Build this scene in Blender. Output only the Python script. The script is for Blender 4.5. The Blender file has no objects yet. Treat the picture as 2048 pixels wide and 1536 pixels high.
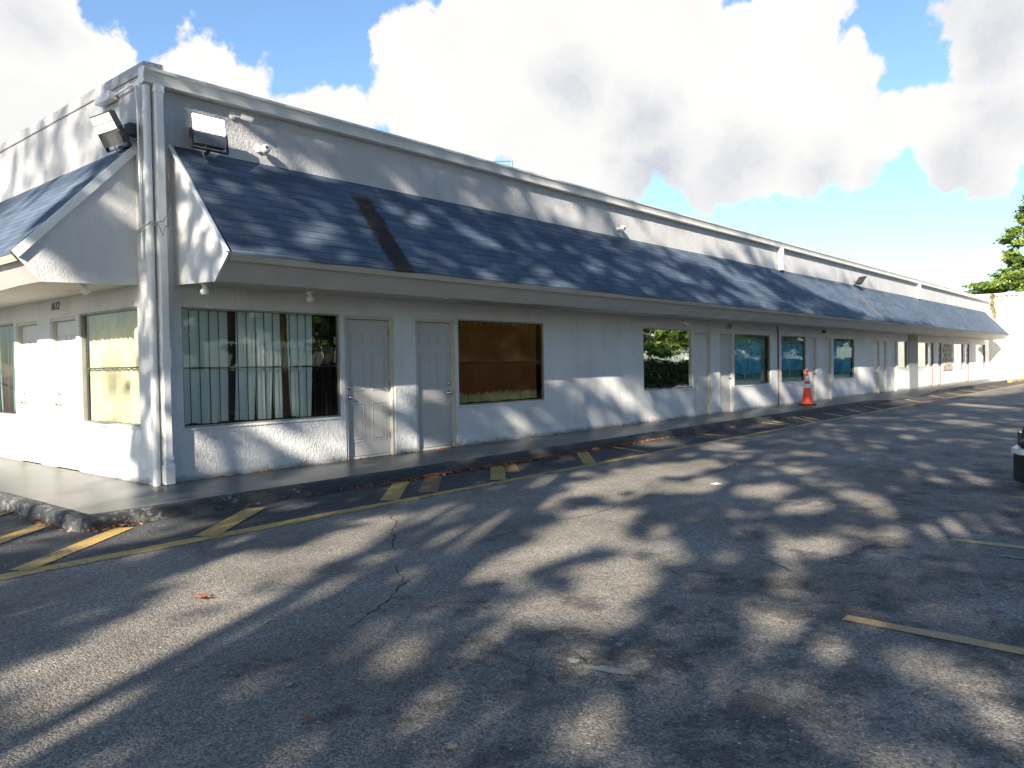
import bpy, bmesh, math, random
import numpy as np
from mathutils import Vector, Matrix
R = math.radians
S = bpy.context.scene
COL = S.collection
random.seed(5); RNG = np.random.default_rng(11)

# ------------------------------------------------------------------ camera
cam = bpy.data.cameras.new('camera'); camo = bpy.data.objects.new('camera', cam); COL.objects.link(camo)
cam.sensor_width = 36; cam.lens = 27.76; cam.clip_start = 0.05; cam.clip_end = 3000
rt = Vector((0.6495898, -0.76008663, -0.01736119)); up = Vector((0.02937424, 0.00227284, 0.9995659)); fw = Vector((0.75971721, 0.64981778, -0.02380338))
CAMP = Vector((-4.1972, -9.0407, 1.3122))
m = Matrix((rt, up, -fw)).transposed().to_4x4(); m.translation = CAMP
camo.matrix_world = m; S.camera = camo

# ------------------------------------------------------------------ sun, sky, exposure
SUND = Vector((2.0, 0.8, -1.0)).normalized()
sl = bpy.data.lights.new('sun', 'SUN'); sl.energy = 5.0; sl.angle = R(0.53); sl.color = (1.0, 0.90, 0.74)
so = bpy.data.objects.new('sun', sl); COL.objects.link(so); so.rotation_euler = SUND.to_track_quat('-Z', 'Y').to_euler(); so.location = (-20, -8, 12)
S.view_settings.view_transform = 'Standard'; S.view_settings.look = 'None'
S.view_settings.exposure = 1.63; S.view_settings.gamma = 1
SUN_EL = math.asin(-SUND.z); SUN_AZ = math.atan2(-SUND.x, -SUND.y)
CLOUDS=[[0.2917,0.91,0.2947,0.0786],[0.332,0.889,0.3154,0.0619],[0.3601,0.871,0.3341,0.0436],[0.3842,0.8684,0.3136,0.0299],[0.2841,0.8951,0.3436,0.054],[0.3194,0.8768,0.3593,0.0415],[0.3148,0.9129,0.2598,0.0575],[0.4527,0.8254,0.3373,0.0373],[0.4253,0.8451,0.324,0.0281],[0.4314,0.8536,0.2921,0.0469],[0.4821,0.8144,0.3231,0.0319],[0.5054,0.8012,0.3203,0.027],[0.4783,0.831,0.284,0.0485],[0.5404,0.7852,0.3024,0.0211],[0.563,0.7685,0.304,0.019],[0.5851,0.7503,0.308,0.0203],[0.5723,0.7726,0.2749,0.0512],[0.5302,0.8011,0.2776,0.039],[0.6168,0.6966,0.3664,0.0332],[0.6004,0.7033,0.3805,0.0109],[0.6281,0.7017,0.3363,0.0338],[0.6367,0.6669,0.387,0.0384],[0.6785,0.6705,0.3003,0.0696],[0.6808,0.6216,0.3876,0.0607],[0.7103,0.618,0.3371,0.0911],[0.6269,0.7193,0.2992,0.0345],[0.7506,0.5371,0.3849,0.0824],[0.778,0.5589,0.2868,0.0874],[0.7971,0.4657,0.3844,0.0917],[0.8522,0.4329,0.2939,0.0951],[0.8229,0.5179,0.2339,0.0414],[0.7692,0.5909,0.2431,0.0359],[0.8708,0.3619,0.3328,0.0691],[0.8783,0.314,0.3604,0.0459],[0.8965,0.3556,0.2644,0.0819],[0.9121,0.283,0.2965,0.0438],[0.927,0.288,0.2403,0.0529],[0.9399,0.2193,0.2617,0.0375],[0.9436,0.1864,0.2737,0.0242],[0.9469,0.1506,0.284,0.0103],[0.9552,0.1795,0.2355,0.0536],[0.961,0.1395,0.2389,0.0517],[0.8718,0.4307,0.2333,0.0402],[0.9699,0.1454,0.1953,0.0288],[0.9294,0.1608,0.3323,0.0414],[0.9371,0.1274,0.3251,0.0537],[0.9315,0.1839,0.3139,0.0285],[0.9572,0.2671,0.1112,0.013],[0.9643,0.2463,0.0969,0.0139],[0.9704,0.2272,0.0817,0.0158],[0.9795,0.1797,0.0905,0.0152],[0.9816,0.1635,0.0989,0.01],[0.9773,0.1963,0.0797,0.0154],[0.9838,0.1593,0.0826,0.0149],[0.7433,0.625,0.2384,0.024],[0.7798,0.584,0.2256,0.0301]]
CLOUD_SHADE=[[0.8448,0.4825,0.2316,0.0761],[0.7672,0.5503,0.3295,0.0627],[0.9299,0.1521,0.335,0.073],[0.9628,0.1763,0.2047,0.0589],[0.2949,0.8855,0.3591,0.0586],[0.887,0.4001,0.2306,0.068],[0.9196,0.3302,0.2127,0.0494],[0.8201,0.4943,0.2883,0.0632],[0.961,0.1395,0.2389,0.0564],[0.9439,0.2666,0.195,0.037],[0.872,0.4441,0.2059,0.0466],[0.9498,0.1691,0.2634,0.0383],[0.3367,0.8728,0.3534,0.0282],[0.8152,0.5271,0.2401,0.0414]]

w = bpy.data.worlds.new('World'); S.world = w; w.use_nodes = True
nt = w.node_tree; nt.nodes.clear()
def ND(nt, t, **k):
    n = nt.nodes.new(t)
    for a, b in k.items():
        if a == 'i':
            for kk, vv in b.items():
                if hasattr(vv, 'is_output') and vv.is_output: nt.links.new(vv, n.inputs[kk])
                else: n.inputs[kk].default_value = vv
        else: setattr(n, a, b)
    return n
def MA(nt, op, a, b=0.0, c=0.0, clamp=False):
    n = nt.nodes.new('ShaderNodeMath'); n.operation = op; n.use_clamp = clamp
    for i, x in enumerate((a, b, c)):
        if hasattr(x, 'is_output'): nt.links.new(x, n.inputs[i])
        else: n.inputs[i].default_value = x
    return n.outputs[0]
def build_world():
    sky = ND(nt, 'ShaderNodeTexSky', sky_type='NISHITA', sun_disc=False, sun_elevation=SUN_EL, sun_rotation=SUN_AZ, air_density=1.0, dust_density=0.6, ozone_density=2.0)
    tc = ND(nt, 'ShaderNodeTexCoord'); dirn = tc.outputs['Generated']
    n1 = ND(nt, 'ShaderNodeTexNoise', i={'Vector': dirn, 'Scale': 9.0, 'Detail': 9.0, 'Roughness': 0.62})
    off = ND(nt, 'ShaderNodeVectorMath', operation='SUBTRACT', i={0: n1.outputs['Color'], 1: (0.5, 0.5, 0.5)})
    sc = ND(nt, 'ShaderNodeVectorMath', operation='SCALE', i={0: off.outputs[0], 'Scale': 0.13})
    wd = ND(nt, 'ShaderNodeVectorMath', operation='ADD', i={0: dirn, 1: sc.outputs[0]}).outputs[0]
    def field(blobs):
        cur = None
        for x, y, z, r in blobs:
            d = ND(nt, 'ShaderNodeVectorMath', operation='DISTANCE', i={0: wd, 1: (x, y, z)})
            v = MA(nt, 'MULTIPLY_ADD', d.outputs['Value'], -1.0 / r, 1.0)
            v = MA(nt, 'MULTIPLY', v, r * 9)
            cur = v if cur is None else MA(nt, 'SMOOTH_MAX', cur, v, 0.10)
        return cur
    f = field(CLOUDS)
    # loose clouds over the rest of the sky (behind the camera)
    n2 = ND(nt, 'ShaderNodeTexNoise', i={'Vector': dirn, 'Scale': 2.2, 'Detail': 8.0, 'Roughness': 0.6})
    dotf = ND(nt, 'ShaderNodeVectorMath', operation='DOT_PRODUCT', i={0: dirn, 1: (fw.x, fw.y, 0.2)})
    away = MA(nt, 'LESS_THAN', dotf.outputs['Value'], 0.55)
    loose = MA(nt, 'MULTIPLY', MA(nt, 'SUBTRACT', n2.outputs['Fac'], 0.60), away)
    mr = ND(nt, 'ShaderNodeMapRange', interpolation_type='SMOOTHSTEP', i={0: f, 1: -0.04, 2: 0.05})
    mr2 = ND(nt, 'ShaderNodeMapRange', interpolation_type='SMOOTHSTEP', i={0: loose, 1: 0.0, 2: 0.09})
    alpha = MA(nt, 'MAXIMUM', mr.outputs[0], mr2.outputs[0])
    g = field(CLOUD_SHADE)
    gs = ND(nt, 'ShaderNodeMapRange', interpolation_type='SMOOTHSTEP', i={0: g, 1: -0.12, 2: 0.75})
    n3 = ND(nt, 'ShaderNodeTexNoise', i={'Vector': wd, 'Scale': 13.0, 'Detail': 9.0, 'Roughness': 0.6})
    tex = ND(nt, 'ShaderNodeMapRange', i={0: n3.outputs['Fac'], 1: 0.3, 2: 0.7, 3: 0.45, 4: 1.15})
    gf = MA(nt, 'MULTIPLY', gs.outputs[0], tex.outputs[0], clamp=True)
    n4 = ND(nt, 'ShaderNodeTexNoise', i={'Vector': wd, 'Scale': 4.5, 'Detail': 8.0, 'Roughness': 0.6})
    gf = MA(nt, 'MAXIMUM', gf, ND(nt, 'ShaderNodeMapRange', i={0: n4.outputs['Fac'], 1: 0.45, 2: 0.75, 3: 0.0, 4: 0.25}).outputs[0])
    cc = ND(nt, 'ShaderNodeMix', data_type='RGBA', i={0: gf, 6: (1.0, 0.985, 0.96, 1), 7: (0.60, 0.63, 0.71, 1)})
    tint = ND(nt, 'ShaderNodeVectorMath', operation='MULTIPLY', i={0: sky.outputs[0], 1: (0.90, 1.0, 1.08)})
    bgs = ND(nt, 'ShaderNodeBackground', i={'Color': tint.outputs[0], 'Strength': 0.07})
    bgc = ND(nt, 'ShaderNodeBackground', i={'Color': cc.outputs[2], 'Strength': 0.335})
    mx = ND(nt, 'ShaderNodeMixShader', i={0: alpha, 1: bgs.outputs[0], 2: bgc.outputs[0]})
    ou = ND(nt, 'ShaderNodeOutputWorld', i={'Surface': mx.outputs[0]})
build_world()

# ------------------------------------------------------------------ helpers
def tag(o, label=None, cat=None, group=None, kind=None):
    if label: o['label'] = label
    if cat: o['category'] = cat
    if group: o['group'] = group
    if kind: o['kind'] = kind
    return o
def empty(name, loc, label=None, cat=None, group=None, rz=0):
    o = bpy.data.objects.new(name, None); COL.objects.link(o); o.location = loc; o.rotation_euler = (0, 0, rz); o.empty_display_size = 0.2
    return tag(o, label, cat, group)
class MB:
    def __init__(s): s.v = []; s.f = []; s.sm = []
    def add(s, vs, fs, smooth=False):
        b = len(s.v); s.v += [tuple(x) for x in vs]
        for f in fs: s.f.append([b + i for i in f]); s.sm.append(smooth)
        return s
    def box(s, x0, x1, y0, y1, z0, z1, M=None):
        vs = [Vector((x, y, z)) for z in (z0, z1) for y in (y0, y1) for x in (x0, x1)]
        if M is not None: vs = [M @ v for v in vs]
        return s.add(vs, [(0, 2, 3, 1), (4, 5, 7, 6), (0, 1, 5, 4), (2, 6, 7, 3), (0, 4, 6, 2), (1, 3, 7, 5)])
    def quad(s, a, b, c, d): return s.add([a, b, c, d], [(0, 1, 2, 3)])
    def prism(s, prof, axis, a, b, smooth=False, caps=True):
        n = len(prof); vs = []
        for t in (a, b):
            for p, q in prof:
                vs.append((t, p, q) if axis == 0 else (p, t, q) if axis == 1 else (p, q, t))
        fs = [(i, (i + 1) % n, n + (i + 1) % n, n + i) for i in range(n)]
        s.add(vs, fs, smooth)
        if caps: s.add(vs, [tuple(range(n))[::-1], tuple(range(n, 2 * n))])
        return s
    def tube(s, pts, rad, n=10, caps=True):
        pts = [Vector(p) for p in pts]; rads = rad if isinstance(rad, (list, tuple)) else [rad] * len(pts)
        vs = []; prev = None
        for i, p in enumerate(pts):
            t = (pts[min(i + 1, len(pts) - 1)] - pts[max(i - 1, 0)]).normalized()
            if prev is None:
                a = Vector((0, 0, 1)) if abs(t.z) < 0.9 else Vector((1, 0, 0)); x = t.cross(a).normalized()
            else: x = (prev - t * prev.dot(t)).normalized()
            prev = x; y = t.cross(x)
            for k in range(n):
                an = 2 * math.pi * k / n; vs.append(p + (x * math.cos(an) + y * math.sin(an)) * rads[i])
        fs = [(i * n + k, i * n + (k + 1) % n, (i + 1) * n + (k + 1) % n, (i + 1) * n + k) for i in range(len(pts) - 1) for k in range(n)]
        s.add(vs, fs, True)
        if caps: s.add([vs[k] for k in range(n)], [tuple(range(n))[::-1]]); s.add([vs[(len(pts) - 1) * n + k] for k in range(n)], [tuple(range(n))])
        return s
    def lathe(s, prof, c, axis=(0, 0, 1), n=20):
        ax = Vector(axis).normalized(); q = Vector((0, 0, 1)).rotation_difference(ax); vs = []
        for r, h in prof:
            for k in range(n):
                an = 2 * math.pi * k / n; vs.append(Vector(c) + q @ Vector((r * math.cos(an), r * math.sin(an), h)))
        fs = [(i * n + k, i * n + (k + 1) % n, (i + 1) * n + (k + 1) % n, (i + 1) * n + k) for i in range(len(prof) - 1) for k in range(n)]
        return s.add(vs, fs, True)
    def build(s, name, mat, parent=None, bevel=0, autos=False):
        me = bpy.data.meshes.new(name); me.from_pydata(s.v, [], s.f); me.update()
        me.polygons.foreach_set('use_smooth', s.sm)
        o = bpy.data.objects.new(name, me); COL.objects.link(o)
        for mm in (mat if isinstance(mat, (list, tuple)) else [mat]): me.materials.append(mm)
        if parent: o.parent = parent
        if bevel:
            b = o.modifiers.new('bevel', 'BEVEL'); b.width = bevel; b.segments = 2; b.limit_method = 'ANGLE'
        return o
def text_mesh(name, txt, size, M, mat, parent, shear=0.0):
    cu = bpy.data.curves.new(name, 'FONT'); cu.body = txt; cu.size = size; cu.extrude = 0.004; cu.align_x = 'CENTER'; cu.align_y = 'CENTER'; cu.shear = shear
    to = bpy.data.objects.new(name, cu); COL.objects.link(to)
    dg = bpy.context.evaluated_depsgraph_get(); me = bpy.data.meshes.new_from_object(to.evaluated_get(dg))
    bpy.data.objects.remove(to); me.transform(M); me.materials.clear(); me.materials.append(mat)
    o = bpy.data.objects.new(name, me); COL.objects.link(o); o.parent = parent
    return o

# ------------------------------------------------------------------ materials
def newmat(name):
    ma = bpy.data.materials.new(name); ma.use_nodes = True; t = ma.node_tree
    return ma, t, t.nodes['Principled BSDF']
def simple(name, col, rough=0.6, metal=0.0, var=0.12, vscale=4.0, bump=0.0, bscale=60.0, spec=0.5):
    ma, t, p = newmat(name)
    tc = ND(t, 'ShaderNodeTexCoord')
    n = ND(t, 'ShaderNodeTexNoise', i={'Vector': tc.outputs['Object'], 'Scale': vscale, 'Detail': 6.0, 'Roughness': 0.6})
    mr = ND(t, 'ShaderNodeMapRange', i={0: n.outputs['Fac'], 1: 0.3, 2: 0.7, 3: 1 - var, 4: 1 + var})
    mx = ND(t, 'ShaderNodeVectorMath', operation='SCALE', i={0: (*col,), 'Scale': mr.outputs[0]})
    t.links.new(mx.outputs[0], p.inputs['Base Color'])
    p.inputs['Roughness'].default_value = rough; p.inputs['Metallic'].default_value = metal; p.inputs['Specular IOR Level'].default_value = spec
    if bump:
        b = ND(t, 'ShaderNodeTexNoise', i={'Vector': tc.outputs['Object'], 'Scale': bscale, 'Detail': 4.0})
        bn = ND(t, 'ShaderNodeBump', i={'Strength': bump, 'Distance': 0.01, 'Height': b.outputs['Fac']})
        t.links.new(bn.outputs[0], p.inputs['Normal'])
    return ma
def stucco(name, col, strength=0.5, dirt=True):
    ma, t, p = newmat(name)
    tc = ND(t, 'ShaderNodeTexCoord'); o = tc.outputs['Object']
    big = ND(t, 'ShaderNodeTexNoise', i={'Vector': o, 'Scale': 1.1, 'Detail': 5.0})
    mr = ND(t, 'ShaderNodeMapRange', i={0: big.outputs['Fac'], 1: 0.3, 2: 0.7, 3: 0.90, 4: 1.05})
    # soft vertical runs of grime
    mp = ND(t, 'ShaderNodeMapping', i={'Vector': o, 'Scale': (1.7, 1.7, 0.35)})
    st = ND(t, 'ShaderNodeTexNoise', i={'Vector': mp.outputs[0], 'Scale': 1.6, 'Detail': 6.0, 'Roughness': 0.65})
    mr2 = ND(t, 'ShaderNodeMapRange', i={0: st.outputs['Fac'], 1: 0.48, 2: 0.75, 3: 1.0, 4: 0.84})
    k = MA(t, 'MULTIPLY', mr.outputs[0], mr2.outputs[0])
    base = ND(t, 'ShaderNodeVectorMath', operation='SCALE', i={0: col, 'Scale': k})
    outc = base.outputs[0]
    if dirt:
        sx = ND(t, 'ShaderNodeSeparateXYZ', i={0: o})
        e = ND(t, 'ShaderNodeTexNoise', i={'Vector': o, 'Scale': 9.0, 'Detail': 5.0})
        h = MA(t, 'MULTIPLY_ADD', e.outputs['Fac'], -0.12, sx.outputs['Z'])
        low = ND(t, 'ShaderNodeMapRange', i={0: h, 1: -0.045, 2: 0.02, 3: 0.6, 4: 0.0})
        dm = ND(t, 'ShaderNodeMix', data_type='RGBA', i={0: low.outputs[0], 6: outc, 7: (0.16, 0.13, 0.10, 1)})
        outc = dm.outputs[2]
    t.links.new(outc, p.inputs['Base Color']); p.inputs['Roughness'].default_value = 0.75; p.inputs['Specular IOR Level'].default_value = 0.25
    mb = ND(t, 'ShaderNodeMapping', i={'Vector': o, 'Scale': (1.0, 1.0, 0.55)})
    b1 = ND(t, 'ShaderNodeTexNoise', i={'Vector': mb.outputs[0], 'Scale': 34.0, 'Detail': 5.0, 'Roughness': 0.6, 'Distortion': 0.8})
    b2 = ND(t, 'ShaderNodeTexNoise', i={'Vector': mb.outputs[0], 'Scale': 11.0, 'Detail': 3.0, 'Distortion': 1.2})
    rdg = ND(t, 'ShaderNodeMapRange', i={0: b1.outputs['Fac'], 1: 0.42, 2: 0.6, 3: 0.0, 4: 1.0})
    hh = MA(t, 'MULTIPLY_ADD', b2.outputs['Fac'], 0.8, rdg.outputs[0])
    bn = ND(t, 'ShaderNodeBump', i={'Strength': strength, 'Distance': 0.012, 'Height': hh})
    t.links.new(bn.outputs[0], p.inputs['Normal'])
    return ma
def shingle(name, swap, stains):
    ma, t, p = newmat(name)
    tc = ND(t, 'ShaderNodeTexCoord'); sp = ND(t, 'ShaderNodeSeparateXYZ', i={0: tc.outputs['Object']})
    a, b = (sp.outputs['Y'], sp.outputs['X']) if swap else (sp.outputs['X'], sp.outputs['Y'])
    v = MA(t, 'MULTIPLY', b, 1.487)
    cv = ND(t, 'ShaderNodeCombineXYZ', i={0: a, 1: v})
    wob = ND(t, 'ShaderNodeTexNoise', i={'Vector': cv.outputs[0], 'Scale': 3.0, 'Detail': 3.0})
    cw = ND(t, 'ShaderNodeCombineXYZ', i={0: a, 1: MA(t, 'MULTIPLY_ADD', wob.outputs['Fac'], 0.02, v)})
    br = ND(t, 'ShaderNodeTexBrick', offset=0.5, i={'Vector': cw.outputs[0], 'Color1': (0.050, 0.074, 0.114, 1), 'Color2': (0.080, 0.110, 0.158, 1), 'Mortar': (0.05, 0.07, 0.11, 1), 'Scale': 1.0, 'Mortar Size': 0.006, 'Mortar Smooth': 0.3, 'Bias': 0.0, 'Brick Width': 0.31, 'Row Height': 0.127})
    br2 = ND(t, 'ShaderNodeTexNoise', i={'Vector': cw.outputs[0], 'Scale': 1.3, 'Detail': 6.0})
    gr = ND(t, 'ShaderNodeTexNoise', i={'Vector': cw.outputs[0], 'Scale': 160.0, 'Detail': 2.0})
    k = MA(t, 'MULTIPLY', ND(t, 'ShaderNodeMapRange', i={0: br2.outputs['Fac'], 1: 0.3, 2: 0.7, 3: 0.8, 4: 1.2}).outputs[0], ND(t, 'ShaderNodeMapRange', i={0: gr.outputs['Fac'], 1: 0.3, 2: 0.7, 3: 0.75, 4: 1.25}).outputs[0])
    colv = ND(t, 'ShaderNodeVectorMath', operation='SCALE', i={0: br.outputs['Color'], 'Scale': k}).outputs[0]
    # pale scuffs
    mpp = ND(t, 'ShaderNodeMapping', i={'Vector': cv.outputs[0], 'Rotation': (0, 0, 0.5), 'Scale': (2.2, 14.0, 1)})
    sf = ND(t, 'ShaderNodeTexNoise', i={'Vector': mpp.outputs[0], 'Scale': 2.0, 'Detail': 4.0})
    sm = ND(t, 'ShaderNodeMapRange', i={0: sf.outputs['Fac'], 1: 0.70, 2: 0.74})
    colv = ND(t, 'ShaderNodeMix', data_type='RGBA', i={0: MA(t, 'MULTIPLY', sm.outputs[0], 0.5), 6: colv, 7: (0.33, 0.37, 0.40, 1)}).outputs[2]
    rowl = ND(t, 'ShaderNodeMapRange', i={0: MA(t, 'FRACT', MA(t, 'DIVIDE', cw.inputs[1].links[0].from_socket, 0.127)), 1: 0.0, 2: 0.13, 3: 0.35, 4: 1.0}).outputs[0]
    colv = ND(t, 'ShaderNodeVectorMath', operation='SCALE', i={0: colv, 'Scale': rowl}).outputs[0]
    for (xc, slope, hw, vmin, colr, amt) in stains:
        # brown streak running down the slope: its own shape in the roof's own coordinates
        c = MA(t, 'SUBTRACT', a, MA(t, 'MULTIPLY_ADD', b, slope, xc))
        nz = ND(t, 'ShaderNodeTexNoise', i={'Vector': cv.outputs[0], 'Scale': 7.0, 'Detail': 6.0, 'Roughness': 0.7})
        c = MA(t, 'ADD', MA(t, 'ABSOLUTE', c), MA(t, 'MULTIPLY_ADD', nz.outputs['Fac'], hw * 1.5, -hw * 0.75))
        f1 = ND(t, 'ShaderNodeMapRange', interpolation_type='SMOOTHSTEP', i={0: c, 1: hw * 1.15, 2: hw * 0.72})
        f2 = ND(t, 'ShaderNodeMapRange', interpolation_type='SMOOTHSTEP', i={0: b, 1: vmin, 2: vmin - 0.12})
        colv = ND(t, 'ShaderNodeMix', data_type='RGBA', i={0: MA(t, 'MULTIPLY', MA(t, 'MULTIPLY', f1.outputs[0], f2.outputs[0]), amt), 6: colv, 7: (*colr, 1)}).outputs[2]
    t.links.new(colv, p.inputs['Base Color']); p.inputs['Roughness'].default_value = 0.85; p.inputs['Specular IOR Level'].default_value = 0.3
    # overlap height: each course rises toward its lower edge
    saw = MA(t, 'FRACT', MA(t, 'DIVIDE', cw.inputs[1].links[0].from_socket, 0.127))
    hh = MA(t, 'ADD', MA(t, 'MULTIPLY', saw, -0.6), MA(t, 'MULTIPLY', gr.outputs['Fac'], 0.25))
    hh = MA(t, 'ADD', hh, MA(t, 'MULTIPLY', br.outputs['Fac'], -0.15))
    bn = ND(t, 'ShaderNodeBump', i={'Strength': 0.7, 'Distance': 0.012, 'Height': hh})
    t.links.new(bn.outputs[0], p.inputs['Normal'])
    return ma
def asphalt():
    ma, t, p = newmat('asphalt')
    o = ND(t, 'ShaderNodeTexCoord').outputs['Object']
    sp = ND(t, 'ShaderNodeSeparateXYZ', i={0: o})
    stones = ND(t, 'ShaderNodeTexVoronoi', feature='F1', i={'Vector': o, 'Scale': 95.0})
    fine = ND(t, 'ShaderNodeTexNoise', i={'Vector': o, 'Scale': 210.0, 'Detail': 3.0})
    mid = ND(t, 'ShaderNodeTexNoise', i={'Vector': o, 'Scale': 28.0, 'Detail': 5.0, 'Roughness': 0.7})
    patch = ND(t, 'ShaderNodeTexNoise', i={'Vector': o, 'Scale': 0.7, 'Detail': 7.0, 'Roughness': 0.62})
    k = ND(t, 'ShaderNodeMapRange', i={0: patch.outputs['Fac'], 1: 0.3, 2: 0.7, 3: 0.58, 4: 1.32}).outputs[0]
    k = MA(t, 'MULTIPLY', k, ND(t, 'ShaderNodeMapRange', i={0: mid.outputs['Fac'], 1: 0.3, 2: 0.7, 3: 0.8, 4: 1.2}).outputs[0])
    sc = ND(t, 'ShaderNodeSeparateColor', i={0: stones.outputs['Color']})
    k = MA(t, 'MULTIPLY', k, ND(t, 'ShaderNodeMapRange', i={0: sc.outputs[0], 1: 0.0, 2: 1.0, 3: 0.55, 4: 1.5}).outputs[0])
    k = MA(t, 'MULTIPLY', k, ND(t, 'ShaderNodeMapRange', i={0: fine.outputs['Fac'], 1: 0.3, 2: 0.7, 3: 0.75, 4: 1.25}).outputs[0])
    # dark seal coat strip between the yellow line and the kerb, both faces of the corner
    en = ND(t, 'ShaderNodeTexNoise', i={'Vector': o, 'Scale': 5.0, 'Detail': 6.0})
    yy = MA(t, 'MULTIPLY_ADD', en.outputs['Fac'], 0.18, sp.outputs['Y'])
    seal = ND(t, 'ShaderNodeMapRange', i={0: yy, 1: -2.62, 2: -2.48}).outputs[0]
    base = ND(t, 'ShaderNodeMix', data_type='RGBA', i={0: seal, 6: (0.192, 0.176, 0.154, 1), 7: (0.062, 0.063, 0.066, 1)}).outputs[2]
    # oil drips near the parking bays
    ol = ND(t, 'ShaderNodeTexNoise', i={'Vector': o, 'Scale': 2.6, 'Detail': 7.0, 'Roughness': 0.7})
    bay = ND(t, 'ShaderNodeMapRange', i={0: sp.outputs['Y'], 1: -4.6, 2: -7.2, 3: 0.02, 4: 0.18}).outputs[0]
    om = ND(t, 'ShaderNodeMapRange', i={0: MA(t, 'ADD', ol.outputs['Fac'], bay), 1: 0.66, 2: 0.76, 3: 0.0, 4: 0.65}).outputs[0]
    base = ND(t, 'ShaderNodeMix', data_type='RGBA', i={0: om, 6: base, 7: (0.035, 0.035, 0.037, 1)}).outputs[2]
    # mossy / rusty tint
    ms = ND(t, 'ShaderNodeTexNoise', i={'Vector': o, 'Scale': 1.9, 'Detail': 6.0, 'Roughness': 0.65, 'Distortion': 0.6})
    mm_ = ND(t, 'ShaderNodeMapRange', i={0: ms.outputs['Fac'], 1: 0.60, 2: 0.74, 3: 0.0, 4: 0.5}).outputs[0]
    base = ND(t, 'ShaderNodeMix', data_type='RGBA', i={0: mm_, 6: base, 7: (0.115, 0.085, 0.045, 1)}).outputs[2]
    # pale chips of exposed aggregate
    ch = ND(t, 'ShaderNodeTexVoronoi', feature='F1', i={'Vector': o, 'Scale': 42.0})
    cs = ND(t, 'ShaderNodeSeparateColor', i={0: ch.outputs['Color']})
    chm = MA(t, 'MULTIPLY', MA(t, 'GREATER_THAN', cs.outputs[0], 0.93), MA(t, 'LESS_THAN', ch.outputs['Distance'], 0.28))
    base = ND(t, 'ShaderNodeMix', data_type='RGBA', i={0: MA(t, 'MULTIPLY', chm, 0.7), 6: base, 7: (0.42, 0.40, 0.36, 1)}).outputs[2]
    cv = ND(t, 'ShaderNodeVectorMath', operation='SCALE', i={0: base, 'Scale': k})
    t.links.new(cv.outputs[0], p.inputs['Base Color']); p.inputs['Roughness'].default_value = 0.82; p.inputs['Specular IOR Level'].default_value = 0.35
    hh = MA(t, 'ADD', MA(t, 'MULTIPLY', stones.outputs['Distance'], -1.3), MA(t, 'MULTIPLY', mid.outputs['Fac'], 1.4))
    bn = ND(t, 'ShaderNodeBump', i={'Strength': 0.5, 'Distance': 0.008, 'Height': hh})
    t.links.new(bn.outputs[0], p.inputs['Normal'])
    return ma
def worn_paint(name, col, wear=0.5, under=(0.09, 0.085, 0.08), scale=14.0, rough=0.7, amt=1.0):
    ma, t, p = newmat(name)
    o = ND(t, 'ShaderNodeTexCoord').outputs['Object']
    a = ND(t, 'ShaderNodeTexNoise', i={'Vector': o, 'Scale': scale, 'Detail': 8.0, 'Roughness': 0.75})
    b = ND(t, 'ShaderNodeTexNoise', i={'Vector': o, 'Scale': 1.4, 'Detail': 4.0})
    x = MA(t, 'ADD', a.outputs['Fac'], MA(t, 'MULTIPLY', MA(t, 'SUBTRACT', b.outputs['Fac'], 0.5), 0.5))
    f = ND(t, 'ShaderNodeMapRange', i={0: x, 1: wear + 0.08, 2: wear + 0.16, 3: 0.0, 4: amt}).outputs[0]
    st = ND(t, 'ShaderNodeTexVoronoi', feature='F1', i={'Vector': o, 'Scale': 95.0})
    ss = ND(t, 'ShaderNodeSeparateColor', i={0: st.outputs['Color']})
    k = ND(t, 'ShaderNodeMapRange', i={0: ss.outputs[0], 1: 0.0, 2: 1.0, 3: 0.8, 4: 1.15}).outputs[0]
    c = ND(t, 'ShaderNodeMix', data_type='RGBA', i={0: f, 6: (*col, 1), 7: (*under, 1)}).outputs[2]
    cv = ND(t, 'ShaderNodeVectorMath', operation='SCALE', i={0: c, 'Scale': k})
    t.links.new(cv.outputs[0], p.inputs['Base Color']); p.inputs['Roughness'].default_value = rough
    bn = ND(t, 'ShaderNodeBump', i={'Strength': 0.5, 'Distance': 0.006, 'Height': MA(t, 'SUBTRACT', a.outputs['Fac'], st.outputs['Distance'])})
    t.links.new(bn.outputs[0], p.inputs['Normal'])
    return ma
def kerb_mat():
    ma = worn_paint('kerb_black', (0.042, 0.045, 0.048), 0.5, (0.21, 0.205, 0.19), 15, 0.8); t = ma.node_tree
    o = ND(t, 'ShaderNodeTexCoord').outputs['Object']; sp = ND(t, 'ShaderNodeSeparateXYZ', i={0: o})
    near = ND(t, 'ShaderNodeMapRange', i={0: sp.outputs['X'], 1: -0.4, 2: 1.6, 3: 0.05, 4: -0.04}).outputs[0]
    lk = [l for l in t.links if l.to_node.type == 'MAP_RANGE' and l.from_node.type == 'MATH' and l.from_node.operation == 'ADD'][0]
    src = lk.from_socket; dst = lk.to_socket; t.links.remove(lk); t.links.new(MA(t, 'ADD', src, near), dst)
    return ma
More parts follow.
